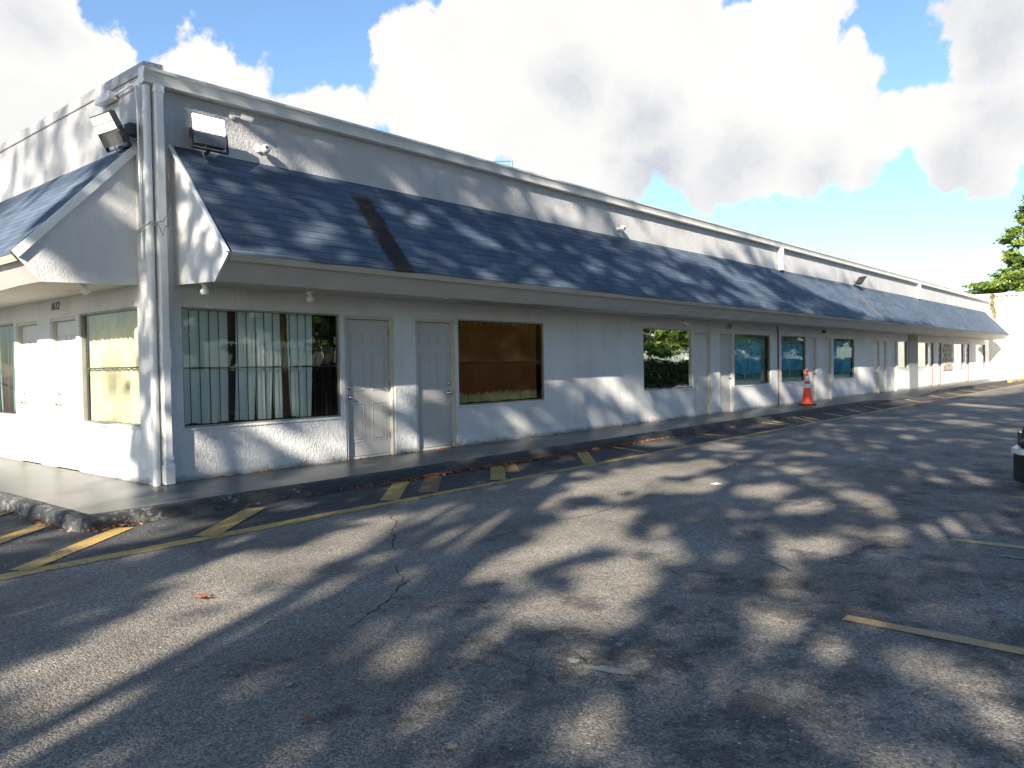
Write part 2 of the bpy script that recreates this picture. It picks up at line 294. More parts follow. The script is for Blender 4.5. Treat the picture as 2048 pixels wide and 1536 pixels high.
def siding(name, col):
    ma, t, p = newmat(name)
    o = ND(t, 'ShaderNodeTexCoord').outputs['Object']; sp = ND(t, 'ShaderNodeSeparateXYZ', i={0: o})
    fx = MA(t, 'FRACT', MA(t, 'DIVIDE', MA(t, 'ADD', sp.outputs['X'], sp.outputs['Y']), 0.1))
    gr = MA(t, 'LESS_THAN', fx, 0.07)
    n = ND(t, 'ShaderNodeTexNoise', i={'Vector': o, 'Scale': 1.8, 'Detail': 6.0})
    k = MA(t, 'MULTIPLY', ND(t, 'ShaderNodeMapRange', i={0: n.outputs['Fac'], 1: 0.3, 2: 0.7, 3: 0.88, 4: 1.08}).outputs[0], MA(t, 'MULTIPLY_ADD', gr, -0.16, 1.0))
    cv = ND(t, 'ShaderNodeVectorMath', operation='SCALE', i={0: col, 'Scale': k})
    t.links.new(cv.outputs[0], p.inputs['Base Color']); p.inputs['Roughness'].default_value = 0.6
    bn = ND(t, 'ShaderNodeBump', i={'Strength': 0.6, 'Distance': 0.004, 'Height': MA(t, 'MULTIPLY', gr, -1.0)})
    t.links.new(bn.outputs[0], p.inputs['Normal'])
    return ma
def glass(name, tint=(0.9, 0.95, 0.93), refl=0.25, dark=False, rough=0.0):
    ma, t, p = newmat(name); out = t.nodes['Material Output']; t.nodes.remove(p)
    fr = ND(t, 'ShaderNodeFresnel', i={'IOR': 1.5})
    g = ND(t, 'ShaderNodeBsdfGlossy', i={'Color': (0.95, 1.0, 0.97, 1), 'Roughness': rough})
    o = ND(t, 'ShaderNodeTexCoord').outputs['Object']
    wv = ND(t, 'ShaderNodeTexNoise', i={'Vector': o, 'Scale': 1.1, 'Detail': 2.0})
    bn = ND(t, 'ShaderNodeBump', i={'Strength': 0.35, 'Distance': 0.012, 'Height': wv.outputs['Fac']})
    t.links.new(bn.outputs[0], g.inputs['Normal'])
    tr = ND(t, 'ShaderNodeBsdfTransparent', i={'Color': (*tint, 1)})
    f = MA(t, 'MULTIPLY_ADD', fr.outputs[0], 0.9, refl, clamp=True)
    mx = ND(t, 'ShaderNodeMixShader', i={0: f, 1: tr.outputs[0], 2: g.outputs[0]})
    t.links.new(mx.outputs[0], out.inputs['Surface'])
    return ma
def leafmat(name, c1, c2, transl=0.35):
    ma, t, p = newmat(name); out = t.nodes['Material Output']
    geo = ND(t, 'ShaderNodeNewGeometry')
    o = ND(t, 'ShaderNodeTexCoord').outputs['Object']
    n = ND(t, 'ShaderNodeTexNoise', i={'Vector': o, 'Scale': 0.9, 'Detail': 3.0})
    f = MA(t, 'ADD', MA(t, 'MULTIPLY', geo.outputs['Random Per Island'], 0.5), MA(t, 'MULTIPLY_ADD', n.outputs['Fac'], 1.4, -0.45), clamp=True)
    c = ND(t, 'ShaderNodeMix', data_type='RGBA', i={0: f, 6: (*c1, 1), 7: (*c2, 1)}).outputs[2]
    t.links.new(c, p.inputs['Base Color']); p.inputs['Roughness'].default_value = 0.5
    tl = ND(t, 'ShaderNodeBsdfTranslucent', i={'Color': c})
    mx = ND(t, 'ShaderNodeMixShader', i={0: transl, 1: p.outputs[0], 2: tl.outputs[0]})
    t.links.new(mx.outputs[0], out.inputs['Surface'])
    return ma
def emis(name, col, s):
    ma, t, p = newmat(name); p.inputs['Emission Color'].default_value = (*col, 1); p.inputs['Emission Strength'].default_value = s; p.inputs['Base Color'].default_value = (*col, 1)
    return ma
M = {}
M['stucco'] = stucco('white_stucco', (0.64, 0.65, 0.665))
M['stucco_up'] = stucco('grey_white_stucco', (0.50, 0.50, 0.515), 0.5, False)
M['stucco_soft'] = stucco('soft_stucco', (0.60, 0.61, 0.63), 0.25, False)
M['endwall'] = stucco('end_wall_stucco', (0.82, 0.80, 0.76), 0.3, False)
M['shingle'] = shingle('blue_shingle', False, [(2.93, 0.09, 0.18, -0.16, (0.026, 0.017, 0.013), 0.96), (24.75, 0.18, 0.10, 0.02, (0.16, 0.125, 0.09), 0.8)])
M['shingle_l'] = shingle('blue_shingle_side', True, [])
M['siding'] = siding('fascia_siding', (0.50, 0.49, 0.47))
M['soffit'] = simple('soffit_paint', (0.50, 0.49, 0.42), 0.7, var=0.1, vscale=2)
M['gutter'] = simple('gutter_metal', (0.62, 0.62, 0.60), 0.4, var=0.08, vscale=1.5)
M['white_metal'] = simple('white_painted_metal', (0.75, 0.75, 0.74), 0.4, var=0.07, vscale=5, bump=0.1)
M['roofing'] = simple('roof_felt', (0.10, 0.11, 0.13), 0.9)
M['door'] = simple('door_paint', (0.45, 0.44, 0.43), 0.5, var=0.05, vscale=3)
M['door_white'] = simple('white_door_paint', (0.56, 0.55, 0.54), 0.5, var=0.05, vscale=3)
M['frame'] = simple('door_frame_paint', (0.47, 0.455, 0.42), 0.5, var=0.08)
M['brownframe'] = simple('brown_frame', (0.17, 0.13, 0.12), 0.5)
M['alu'] = simple('aluminium_frame', (0.30, 0.29, 0.27), 0.45, 0.4)
M['darkbar'] = simple('dark_bar', (0.03, 0.045, 0.04), 0.5)
M['chrome'] = simple('chrome', (0.6, 0.58, 0.54), 0.2, 1.0)
M['dark'] = simple('dark_interior', (0.035, 0.03, 0.028), 0.9, var=0.4, vscale=2)
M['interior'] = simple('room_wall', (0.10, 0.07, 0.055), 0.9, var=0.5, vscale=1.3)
M['blind'] = simple('mint_blind', (0.72, 0.80, 0.74), 0.6, var=0.1, vscale=2)
M['blind_blue'] = simple('pale_blue_blind', (0.50, 0.62, 0.62), 0.6, var=0.1, vscale=2)
M['blind_white'] = simple('white_blind', (0.72, 0.70, 0.64), 0.6)
M['curtain'] = simple('beige_curtain', (0.40, 0.37, 0.26), 0.8, var=0.25, vscale=3)
M['glass'] = glass('clear_glass', tint=(0.97, 0.98, 0.97), refl=0.02)
M['glass_dim'] = glass('dim_glass', tint=(0.78, 0.92, 0.88), refl=0.03)
M['glass_mirror'] = glass('mirror_film_glass', tint=(0.03, 0.04, 0.035), refl=0.55)
M['darkmetal'] = simple('dark_metal', (0.05, 0.05, 0.055), 0.45, 0.3)
M['greymetal'] = simple('grey_metal', (0.26, 0.26, 0.27), 0.5, 0.2)
M['floodgrey'] = simple('floodlight_grey', (0.15, 0.15, 0.155), 0.5, 0.2)
M['backing'] = simple('pale_green_sheet', (0.36, 0.44, 0.38), 0.8, var=0.3, vscale=1.5)
M['plastic'] = simple('white_plastic', (0.72, 0.72, 0.70), 0.35, var=0.04)
M['cable'] = simple('grey_cable', (0.33, 0.32, 0.30), 0.6)
M['rustpipe'] = simple('rusty_pipe', (0.13, 0.085, 0.07), 0.7, var=0.5, vscale=6)
M['number'] = simple('black_number', (0.06, 0.06, 0.05), 0.5)
M['asphalt'] = asphalt()
M['walk'] = simple('painted_concrete', (0.086, 0.093, 0.090), 0.36, var=0.22, vscale=2.2, bump=0.25, bscale=30)
M['kerb'] = kerb_mat()
M['yellow'] = worn_paint('yellow_paint', (0.43, 0.285, 0.085), 0.46, (0.10, 0.085, 0.06), 30)
M['yellow_faded'] = worn_paint('faded_yellow_paint', (0.20, 0.135, 0.055), 0.46, (0.065, 0.06, 0.055), 20)
M['tan'] = worn_paint('tan_paint', (0.42, 0.29, 0.13), 0.49, (0.13, 0.12, 0.10), 30)
M['crack'] = simple('crack_dark', (0.018, 0.017, 0.016), 0.9)
M['chalk'] = simple('plaster_smear', (0.25, 0.245, 0.235), 0.9, var=0.25, vscale=20)
M['litter'] = leafmat('dry_leaf_brown', (0.16, 0.050, 0.022), (0.30, 0.14, 0.06), 0.15)
M['paleleaf'] = simple('pale_dry_leaf', (0.32, 0.27, 0.17), 0.7)
M['leaf'] = leafmat('canopy_leaf', (0.035, 0.075, 0.018), (0.10, 0.16, 0.03), 0.12)
M['leaf_bright'] = leafmat('bright_leaf', (0.06, 0.135, 0.028), (0.32, 0.40, 0.08), 0.45)
M['hedge'] = leafmat('hedge_leaf', (0.025, 0.055, 0.02), (0.07, 0.12, 0.03), 0.2)
M['bark'] = simple('bark', (0.14, 0.11, 0.085), 0.9, var=0.4, vscale=6, bump=0.6, bscale=20)
M['orange'] = simple('cone_orange', (0.80, 0.075, 0.025), 0.45, var=0.12, vscale=6)
M['reflective'] = simple('cone_collar', (0.72, 0.72, 0.72), 0.35)
M['rubber'] = simple('black_rubber', (0.02, 0.02, 0.02), 0.8)
M['stone'] = simple('stone_cladding', (0.35, 0.30, 0.25), 0.9, var=0.6, vscale=9, bump=0.6, bscale=12)
M['lamp_on'] = emis('lit_lamp', (1.0, 0.98, 1.0), 14.0)
M['lens_sunglow'] = emis('sunlit_strip_glow', (1.0, 0.96, 0.72), 0.55)  # mild glow put in for sunlight on the cream floodlight strips

# ------------------------------------------------------------------ ground, walkway, markings (setting)
GZ = -0.12
def build_ground():
    b = MB(); b.quad((-400, -400, GZ), (1200, -400, GZ), (1200, 400, GZ), (-400, 400, GZ))
    tag(b.build('ground', M['asphalt']), kind='structure')
build_ground()
def kerb_strip(b, path, inward, z0=GZ, top=0.0):
    """a worn kerb: a profile swept along a jittered path; inward points to the walkway"""
    prof = [(-0.02, z0 - 0.02), (0.0, z0 + 0.05), (0.012, top - 0.03), (0.035, top - 0.006), (0.075, top + 0.003), (0.14, top + 0.004)]
    vs = []; n = len(prof)
    for i, (x, y, ix, iy, zt) in enumerate(path):
        for q, (dd, z) in enumerate(prof):
            j = random.uniform(-0.007, 0.006) if q < 5 else 0
            jz = random.uniform(-0.008, 0.003) if 1 < q < 5 else 0
            zz = z if q == 0 else z0 + (z - z0) * zt
            vs.append((x + ix * (dd + j), y + iy * (dd + j), zz + jz))
    fs = [(i * n + q, (i + 1) * n + q, (i + 1) * n + q + 1, i * n + q + 1) for i in range(len(path) - 1) for q in range(n - 1)]
    b.add(vs, fs, False)
KX, KY = -1.37, -1.49
def ramp(x):   # dropped kerb half way down the walkway
    if 22.0 < x < 31.5:
        return 0.25 + 0.75 * min(1, min(abs(x - 24.5) if x < 24.5 else 0, 9) / 2.5 + (max(0, x - 29) / 2.5))
    return 1.0
def build_walk():
    b = MB(); xs = [KX + 0.1] + [x * 0.5 for x in range(-1, 102)] + [50.8]
    for x0, x1 in zip(xs[:-1], xs[1:]):
        z0, z1 = GZ + 0.12 * ramp(x0), GZ + 0.12 * ramp(x1)
        b.quad((x0, KY + 0.1, z0), (x1, KY + 0.1, z1), (x1, -0.5, 0), (x0, -0.5, 0))
        b.quad((x0, -0.5, 0), (x1, -0.5, 0), (x1, 0.05, 0), (x0, 0.05, 0))
    b.quad((KX + 0.1, 0.05, 0), (0.05, 0.05, 0), (0.05, 16, 0), (KX + 0.1, 16, 0))
    tag(b.build('pavement', M['walk']), kind='structure')
    b = MB(); p = [(KX, y, 1, 0, 1) for y in np.arange(16, KY + 0.05, -0.12)] + [(KX + 0.01, KY + 0.01, 0.75, 0.75, 1)] + [(x, KY, 0, 1, ramp(x)) for x in np.arange(KX + 0.1, 51, 0.12)]
    kerb_strip(b, p, 1)
    tag(b.build('kerb', M['kerb']), kind='structure')
build_walk()
def stripe(name, a, c, wdt, mat, z=GZ + 0.004, jit=0.006):
    a = Vector((*a, z)); c = Vector((*c, z)); d = (c - a); L = d.length; d.normalize(); nn = Vector((-d.y, d.x, 0)); n = max(2, int(L / 0.25)); vs = []; fs = []
    for i in range(n + 1):
        q = a + d * (L * i / n)
        for s_ in (-1, 1): vs.append(q + nn * s_ * (wdt / 2 + random.uniform(-jit, jit)))
    for i in range(n): fs.append((2 * i, 2 * i + 2, 2 * i + 3, 2 * i + 1))
    return tag(MB().add(vs, fs).build(name, mat), kind='structure')
stripe('yellow_line', (-2.75, -2.70), (1.0, -2.65), 0.17, M['yellow'])
stripe('yellow_line', (1.0, -2.65), (12.0, -2.59), 0.14, M['yellow'])
stripe('yellow_line', (12.0, -2.59), (46.0, -2.63), 0.12, M['tan'])
H = [((-2.2, -2.6), (-1.04, -1.64), .17, 'yellow'), ((-0.78, -2.62), (0.24, -1.74), .2, 'yellow'), ((1.34, -2.54), (2.33, -1.62), .2, 'yellow'), ((3.13, -2.52), (4.2, -1.55), .2, 'yellow'), ((5.08, -2.55), (6.28, -1.55), .2, 'yellow'),
     ((3.79, -2.21), (4.37, -1.62), .2, 'yellow_faded'), ((5.25, -2.05), (5.8, -1.53), .22, 'yellow_faded'), ((6.72, -2.52), (7.16, -1.5), .1, 'yellow'), ((1.95, -2.5), (2.9, -1.6), .22, 'yellow_faded'),
     ((9.87, -2.53), (10.15, -1.56), .1, 'tan'), ((12.81, -2.5), (13.4, -1.56), .1, 'tan'), ((13.02, -2.5), (13.88, -1.62), .1, 'tan'), ((14.1, -2.52), (15.4, -1.56), .1, 'tan'), ((14.55, -2.52), (15.81, -1.56), .1, 'tan'), ((16.25, -2.5), (17.3, -1.6), .1, 'tan'),
     ((17.78, -2.52), (19.3, -1.56), .11, 'tan'), ((19.42, -2.52), (20.9, -1.6), .11, 'tan'), ((21.45, -2.54), (22.8, -1.6), .11, 'tan'), ((23.7, -2.54), (25.6, -1.58), .12, 'tan'), ((26.8, -2.56), (28.9, -1.58), .13, 'tan'),
     ((29.6, -2.56), (31.6, -1.58), .13, 'tan'), ((32.5, -2.56), (34.5, -1.58), .13, 'tan'), ((35.4, -2.56), (37.4, -1.58), .13, 'tan'), ((38.4, -2.56), (40.4, -1.58), .13, 'tan'),
     ((-2.3, -1.62), (-1.42, -0.83), .17, 'yellow'), ((-2.3, -0.5), (-1.41, 0.27), .17, 'yellow'), ((-2.3, 0.6), (-1.41, 1.4), .17, 'yellow')]
for i, (a, c, wd_, mt) in enumerate(H): stripe('hatch_line', a, c, wd_, M[mt], GZ + 0.007 + 0.0015 * (i % 2))
for k in range(8):
    x = 0.29 + 2.45 * k
    stripe('parking_line', (x, -7.6 - 0.03 * (k % 3)), (x - 0.06, -12.4), 0.105, M['tan'], GZ + 0.004)
stripe('parking_line', (2.36, -8.02), (2.33, -8.9), 0.05, M['chalk'], GZ + 0.005)
# a square utility lid sunk in the asphalt
stripe('utility_cover', (19.5, -4.75), (20.9, -4.75), 0.6, M['chalk'], GZ + 0.005, 0.0)
def crack(pts, wdt):
    b = MB(); P_ = []
    for (x0, y0), (x1, y1) in zip(pts[:-1], pts[1:]):
        n = max(2, int(math.hypot(x1 - x0, y1 - y0) / 0.06))
        for i in range(n): P_.append((x0 + (x1 - x0) * i / n + random.gauss(0, 0.012), y0 + (y1 - y0) * i / n + random.gauss(0, 0.012)))
    vs = []
    for i, (x, y) in enumerate(P_):
        a = P_[max(i - 1, 0)]; c = P_[min(i + 1, len(P_) - 1)]; d = Vector((c[0] - a[0], c[1] - a[1], 0)).normalized(); nn = Vector((-d.y, d.x, 0)); ww = wdt * random.uniform(0.2, 1.0)
        vs += [Vector((x, y, GZ + 0.003)) + nn * ww / 2, Vector((x, y, GZ + 0.003)) - nn * ww / 2]
    b.add(vs, [(2 * i, 2 * i + 1, 2 * i + 3, 2 * i + 2) for i in range(len(P_) - 1)])
    tag(b.build('crack', M['crack']), kind='structure')
crack([(0.979, -2.939), (0.738, -3.272), (0.613, -3.507), (0.364, -3.726), (0.173, -3.977), (-0.03, -4.168), (-0.172, -4.403)], 0.013)
crack([(-0.369, -4.656), (-0.492, -4.731), (-0.568, -4.855), (-0.625, -4.996), (-0.904, -5.214), (-1.217, -5.396), (-1.548, -5.542)], 0.012)
crack([(3.918, -4.353), (4.61, -4.443), (6.062, -4.294), (6.622, -4.113)], 0.018)
crack([(1.576, -4.656), (1.933, -4.742), (2.543, -4.684)], 0.016)
crack([(1.534, -7.102), (1.766, -7.167), (2.144, -7.197), (2.468, -7.29)], 0.018)
crack([(1.215, -6.793), (1.08, -6.954), (1.034, -7.107)], 0.014)
crack([(-1.04, -6.692), (-1.141, -6.885), (-1.059, -6.886)], 0.012)
crack([(2.823, -6.406), (2.789, -6.551)], 0.02)
crack([(0.646, -4.628), (1.022, -4.639)], 0.012)
crack([(-0.825, -2.602), (-1.031, -2.949), (-1.102, -3.278)], 0.008)

def blob_patch(name, cx, cy, rx, ry, rot, mat, z, n=26):
    vs = [(cx, cy, z)]
    for i in range(n):
        a = 2 * math.pi * i / n; k = 1 + random.uniform(-0.3, 0.25); x = rx * k * math.cos(a); y = ry * k * math.sin(a)
        vs.append((cx + x * math.cos(rot) - y * math.sin(rot), cy + x * math.sin(rot) + y * math.cos(rot), z))
    tag(MB().add(vs, [(0, i + 1, (i + 1) % n + 1) for i in range(n)]).build(name, mat), kind='structure')
blob_patch('plaster_smear', -1.14, -7.0, 0.035, 0.13, 0.25, M['chalk'], GZ + 0.004)
blob_patch('plaster_smear', -1.15, -6.79, 0.03, 0.035, 0.0, M['chalk'], GZ + 0.004, 14)
blob_patch('plaster_smear', -0.83, -6.85, 0.03, 0.02, 0.6, M['chalk'], GZ + 0.004, 12)

# ------------------------------------------------------------------ the building
LEN = 50.4; ZT = 4.73; DEEP = 16.0
BLD = empty('strip_mall', (0, 0, 0), 'long white stucco strip mall with blue shingle mansards, doors and windows', 'building')
def wall(name, mat, P_, u0, u1, z0, z1, openings):
    """P_(u, d, z) maps along-wall coordinate, depth (inward +) and height to a point; openings (u0,u1,z0,z1,depth)"""
    us = sorted({u0, u1, *[v for o in openings for v in o[:2]], *[u for u in np.arange(math.ceil(u0), u1, 2.0)]}); zs = sorted({z0, z1, *[v for o in openings for v in o[2:4]]})
    b = MB()
    for a, c in zip(us[:-1], us[1:]):
        for e, f in zip(zs[:-1], zs[1:]):
            mu, mz = (a + c) / 2, (e + f) / 2
            if any(o[0] < mu < o[1] and o[2] < mz < o[3] for o in openings): continue
            b.quad(P_(a, 0, e), P_(c, 0, e), P_(c, 0, f), P_(a, 0, f))
    for (a, c, e, f, dp) in openings:
        b.quad(P_(a, 0, e), P_(a, dp, e), P_(a, dp, f), P_(a, 0, f)); b.quad(P_(c, 0, e), P_(c, 0, f), P_(c, dp, f), P_(c, dp, e))
        b.quad(P_(a, 0, f), P_(c, 0, f), P_(c, dp, f), P_(a, dp, f)); b.quad(P_(a, 0, e), P_(a, dp, e), P_(c, dp, e), P_(c, 0, e))
    return b.build(name, mat, BLD)
PR = lambda u, d, z: (u, d, z)
PL = lambda u, d, z: (d, u, z)
DOORS_R = [(2.75, 3.67, 0.035, 2.06, 'door', 'L', 'panel'), (4.10, 4.98, 0.035, 2.06, 'door', 'R', 'panel'), (13.16, 14.05, 0.03, 2.05, 'door_white', 'L', 'panel'), (14.52, 15.31, 0.03, 2.05, 'door', 'R', 'plain'),
           (20.62, 21.46, 0.03, 2.05, 'door_white', 'R', 'panel'), (21.99, 22.86, 0.03, 2.05, 'door_white', 'R', 'panel'), (27.45, 28.28, 0.03, 2.05, 'door_white', 'R', 'lite'), (28.38, 29.2, 0.03, 2.05, 'door_white', 'L', 'lite'),
           (29.83, 30.69, 0.03, 2.05, 'door_white', 'R', 'panel'), (35.9, 36.85, 0.03, 2.05, 'door_white', 'L', 'lite'), (37.65, 38.45, 0.03, 2.05, 'door_white', 'R', 'lite'), (43.8, 44.85, 0.03, 2.05, 'door_white', 'L', 'lite')]
WINS_R = [(0.38, 2.68, 0.63, 2.07), (5.04, 7.31, 0.66, 2.08), (10.82, 13.06, 0.69, 2.08), (15.39, 17.76, 0.66, 2.04), (18.55, 20.53, 0.65, 2.05), (23.04, 25.26, 0.65, 2.04), (30.85, 32.3, 0.9, 2.03), (33.9, 35.7, 0.9, 2.03), (41.1, 43.3, 0.7, 2.03), (46.6, 49.3, 0.66, 2.04)]
DOORS_L = [(2.10, 3.00, 0.035, 2.07, 'door_white', 'R', 'panel'), (3.47, 4.35, 0.035, 2.07, 'door_white', 'R', 'panel')]
WINS_L = [(0.30, 2.0, 0.66, 2.08), (4.44, 6.7, 0.68, 2.08)]
zb = 3.94
opR = [(a, c, 0.0, f, 0.11) for a, c, e, f, *_ in DOORS_R] + [(a, c, e, f, 0.06) for a, c, e, f in WINS_R]
opL = [(a, c, 0.0, f, 0.11) for a, c, e, f, *_ in DOORS_L] + [(a, c, e, f, 0.06) for a, c, e, f in WINS_L]
wall('wall', M['stucco'], PR, 0.0, LEN, -0.02, 3.0, opR)
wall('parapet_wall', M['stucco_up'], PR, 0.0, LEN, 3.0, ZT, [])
wall('wall', M['stucco'], PL, 0.0, DEEP, -0.02, 3.0, opL)
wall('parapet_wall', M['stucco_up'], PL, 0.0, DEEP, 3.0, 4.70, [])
b = MB(); b.quad((LEN, 0, -0.1), (LEN, DEEP, -0.1), (LEN, DEEP, ZT), (LEN, 0, ZT)); b.quad((0, DEEP, -0.1), (0, DEEP, ZT), (LEN, DEEP, ZT), (LEN, DEEP, -0.1)); b.build('rear_wall', M['stucco_soft'], BLD)
b = MB(); b.box(0.05, LEN, -0.02, DEEP, ZT - 0.03, ZT + 0.012); b.build('roof', M['roofing'], BLD)
b = MB(); b.prism([(-0.012, 4.71), (-0.012, 4.80), (0.0, 4.84), (0.22, 4.85), (0.25, 4.71)], 1, -0.03, DEEP); b.build('parapet_cap', M['stucco_up'], BLD)
b = MB(); b.prism([(-0.002, 4.695), (-0.016, 4.697), (-0.016, 4.709), (-0.002, 4.709)], 1, 0.02, DEEP); b.build('drip_edge', M['cable'], BLD)
# gutter (K profile) along the long side
gp = [(-0.004, 4.735), (-0.004, 4.575), (-0.075, 4.572), (-0.115, 4.582), (-0.118, 4.606), (-0.100, 4.612), (-0.108, 4.65), (-0.128, 4.700), (-0.145, 4.715), (-0.145, 4.745), (-0.133, 4.745), (-0.130, 4.722), (-0.02, 4.715)]
b = MB(); 
for a, c in zip(list(range(0, 50, 5)), list(range(5, 51, 5))): b.prism(gp, 0, a - 0.035 if a == 0 else a + 0.002, c if c < 50 else LEN)
g = b.build('gutter', M['gutter'], BLD)
b = MB(); b.prism([(p_[0] * 1.03, p_[1]) for p_ in [(-0.004, 4.745), (-0.004, 4.57), (-0.075, 4.567), (-0.12, 4.58), (-0.122, 4.61), (-0.105, 4.615), (-0.112, 4.65), (-0.132, 4.700), (-0.149, 4.715), (-0.149, 4.748)]], 0, -0.05, -0.036); b.build('end_cap', M['white_metal'], g)
b = MB(); b.box(0.0, LEN, -0.02, 0.10, ZT + 0.0125, ZT + 0.03); b.build('roof_edge', M['roofing'], BLD)
# downspouts
def downspout(x0, x1, z0, z1, sleeve=False, foot=False, name='downspout'):
    b = MB(); ch = 0.012
    pr = [(x0 + ch, -0.135), (x1 - ch, -0.135), (x1, -0.135 + ch), (x1, -0.02), (x0, -0.02), (x0, -0.135 + ch)]
    b.prism(pr, 2, z0, z1, caps=True)
    d = b.build(name, M['white_metal'], BLD)
    if sleeve:
        for zc, hh in ((4.53, 0.08), (1.46, 0.22), (0.30, 0.03)):
            q = MB(); q.prism([(x0 - 0.006, -0.142), (x1 + 0.006, -0.142), (x1 + 0.006, -0.015), (x0 - 0.006, -0.015)], 2, zc - hh / 2, zc + hh / 2); q.build('sleeve', M['white_metal'], d, bevel=0.006)
    if foot:
        q = MB(); q.box(x0 - 0.012, x1 + 0.012, -0.155, -0.012, 0.004, 0.24); q.build('boot', M['white_metal'], d, bevel=0.012)
    return d
downspout(0.075, 0.175, 0.1, 4.575, True, True)
downspout(18.30, 18.48, 3.93, 4.575); downspout(33.85, 34.05, 3.93, 4.575)
b = MB(); b.tube([(0.012, -0.052, 0.0), (0.012, -0.052, 4.56)], 0.042, 14); b.tube([(0.012, -0.052, 4.25), (0.012, -0.052, 4.30)], 0.049, 14); b.build('vent_pipe', M['white_metal'], BLD)
b = MB(); b.tube([(18.26, -0.02, 0.02), (18.26, -0.02, 2.1), (18.2, -0.02, 2.3)], 0.022); b.build('rusty_pipe', M['rustpipe'], BLD)
# conduit and wires on the short side
b = MB(); b.tube([(-0.05, 1.0, 4.55), (-0.05, 0.62, 4.59), (-0.05, 0.12, 4.60), (-0.05, 0.06, 4.55), (-0.045, 0.055, 4.3), (-0.03, 0.06, 3.0), (-0.03, 0.06, 2.6)], 0.013, 8)
b.box(-0.12, -0.02, 0.62, 1.02, 4.54, 4.63); b.build('conduit', M['white_metal'], BLD, bevel=0.006)
b = MB(); 
b.tube([(-0.06, 0.1, 2.92), (-0.02, -0.12, 3.0), (0.12, -0.16, 3.02), (0.2, -0.12, 3.14), (0.24, -0.03, 3.2)], 0.006, 6)
b.tube([(-0.06, 0.1, 2.90), (0.05, -0.16, 2.99), (0.11, -0.165, 2.86), (0.14, -0.165, 2.98), (0.3, -0.03, 2.94)], 0.006, 6)
b.tube([(0.20, -0.02, 3.9), (0.235, -0.03, 3.6), (0.25, -0.04, 3.3), (0.24, -0.03, 3.0)], 0.005, 6); b.build('tie_wire', M['cable'], BLD)

# mansards: profile wall-top -> tip -> bottom -> soffit
def mansard(axis, u0, u1, tipd, botd, ends):
    mx = (lambda u, d, z: (u, -d, z)) if axis == 0 else (lambda u, d, z: (-d, u, z))
    zt, ztip, zbt = 3.94, 2.61, 2.30
    roof = MB(); th = 0.02
    N_ = max(2, int((u1 - u0) / 0.6)); rows = []
    for i in range(N_ + 1):
        u = u0 + (u1 - u0) * i / N_; sag = random.uniform(-0.012, 0.004)
        rows.append([mx(u, 0.0, zt + 0.012), mx(u, tipd * 0.5, (zt + ztip) / 2 + 0.012 + sag * 0.4), mx(u, tipd + 0.03, ztip - 0.02 + sag), mx(u, tipd + 0.026, ztip - 0.045 + sag)])
    vs = [v for r in rows for v in r]; fs = []
    for i in range(N_):
        for q in range(3): fs.append((i * 4 + q, (i + 1) * 4 + q, (i + 1) * 4 + q + 1, i * 4 + q + 1))
    roof.add(vs, fs)
    par = roof.build('mansard', M['shingle'] if axis == 0 else M['shingle_l'], BLD)
    # fascia
    b = MB(); v = []
    for i in range(N_ + 1):
        u = u0 + (u1 - u0) * i / N_; j = random.uniform(-0.006, 0.006)
        v += [mx(u, tipd, ztip - 0.018), mx(u, botd + j * 0.5, zbt + j)]
    b.add(v, [(2 * i, 2 * i + 2, 2 * i + 3, 2 * i + 1) for i in range(N_)]); b.build('fascia', M['siding'], par)
    b = MB()
    for i in range(N_):
        ua = u0 + (u1 - u0) * i / N_; ub = u0 + (u1 - u0) * (i + 1) / N_
        A, B_, C_, D_ = mx(ua, tipd + 0.022, ztip - 0.047), mx(ub - 0.004, tipd + 0.022, ztip - 0.047), mx(ub - 0.004, tipd - 0.03, ztip - 0.11), mx(ua, tipd - 0.03, ztip - 0.11)
        b.quad(A, B_, C_, D_); A2, B2 = mx(ua, tipd + 0.002, ztip - 0.047), mx(ub - 0.004, tipd + 0.002, ztip - 0.047); b.quad(A, A2, B2, B_)
    b.build('fascia_trim', M['soffit'], par)
    b = MB(); b.quad(mx(u0, botd, zbt), mx(u1, botd, zbt), mx(u1, 0.0, 2.33), mx(u0, 0.0, 2.33)); b.build('soffit', M['soffit'], par)
    for (ue, s_) in ends:
        b = MB(); pr = [(0.0, zt), (tipd + 0.015, ztip - 0.03), (botd + 0.004, zbt - 0.01), (0.0, 2.32)]
        a_, c_ = sorted((ue, ue + 0.03 * s_)); vs = [mx(a_, p_, q_) for p_, q_ in pr] + [mx(c_, p_, q_) for p_, q_ in pr]
        b.add(vs, [(0, 1, 2, 3), (7, 6, 5, 4)] + [(i, (i + 1) % 4, 4 + (i + 1) % 4, 4 + i) for i in range(4)]); b.build('cheek', M['stucco_soft'], par)
        # rake board standing proud of the cheek
        b = MB(); w0 = 0.085 if axis else 0.02; off = 0.032 * s_
        L1 = Vector((tipd + 0.02, ztip - 0.03)) - Vector((0.0, zt + 0.0)); nrm = Vector((-L1.y, L1.x)).normalized()
        if nrm.y > 0: nrm = -nrm
        q4 = [Vector((0.0, zt + 0.018)), Vector((tipd + 0.035, ztip - 0.02)), Vector((tipd + 0.035, ztip - 0.02)) + nrm * w0, Vector((0.0, zt + 0.018 - w0 * 1.5))]
        a_, c_ = sorted((ue + off, ue + off + 0.035 * s_)); vs = [mx(a_, p_.x, p_.y) for p_ in q4] + [mx(c_, p_.x, p_.y) for p_ in q4]
        b.add(vs, [(0, 1, 2, 3), (7, 6, 5, 4)] + [(i, (i + 1) % 4, 4 + (i + 1) % 4, 4 + i) for i in range(4)]); b.build('rake_board', M['white_metal'], par)
    return par
mansard(0, 0.34, 49.35, 1.20, 0.90, [(0.34, -1), (49.35, 1)])
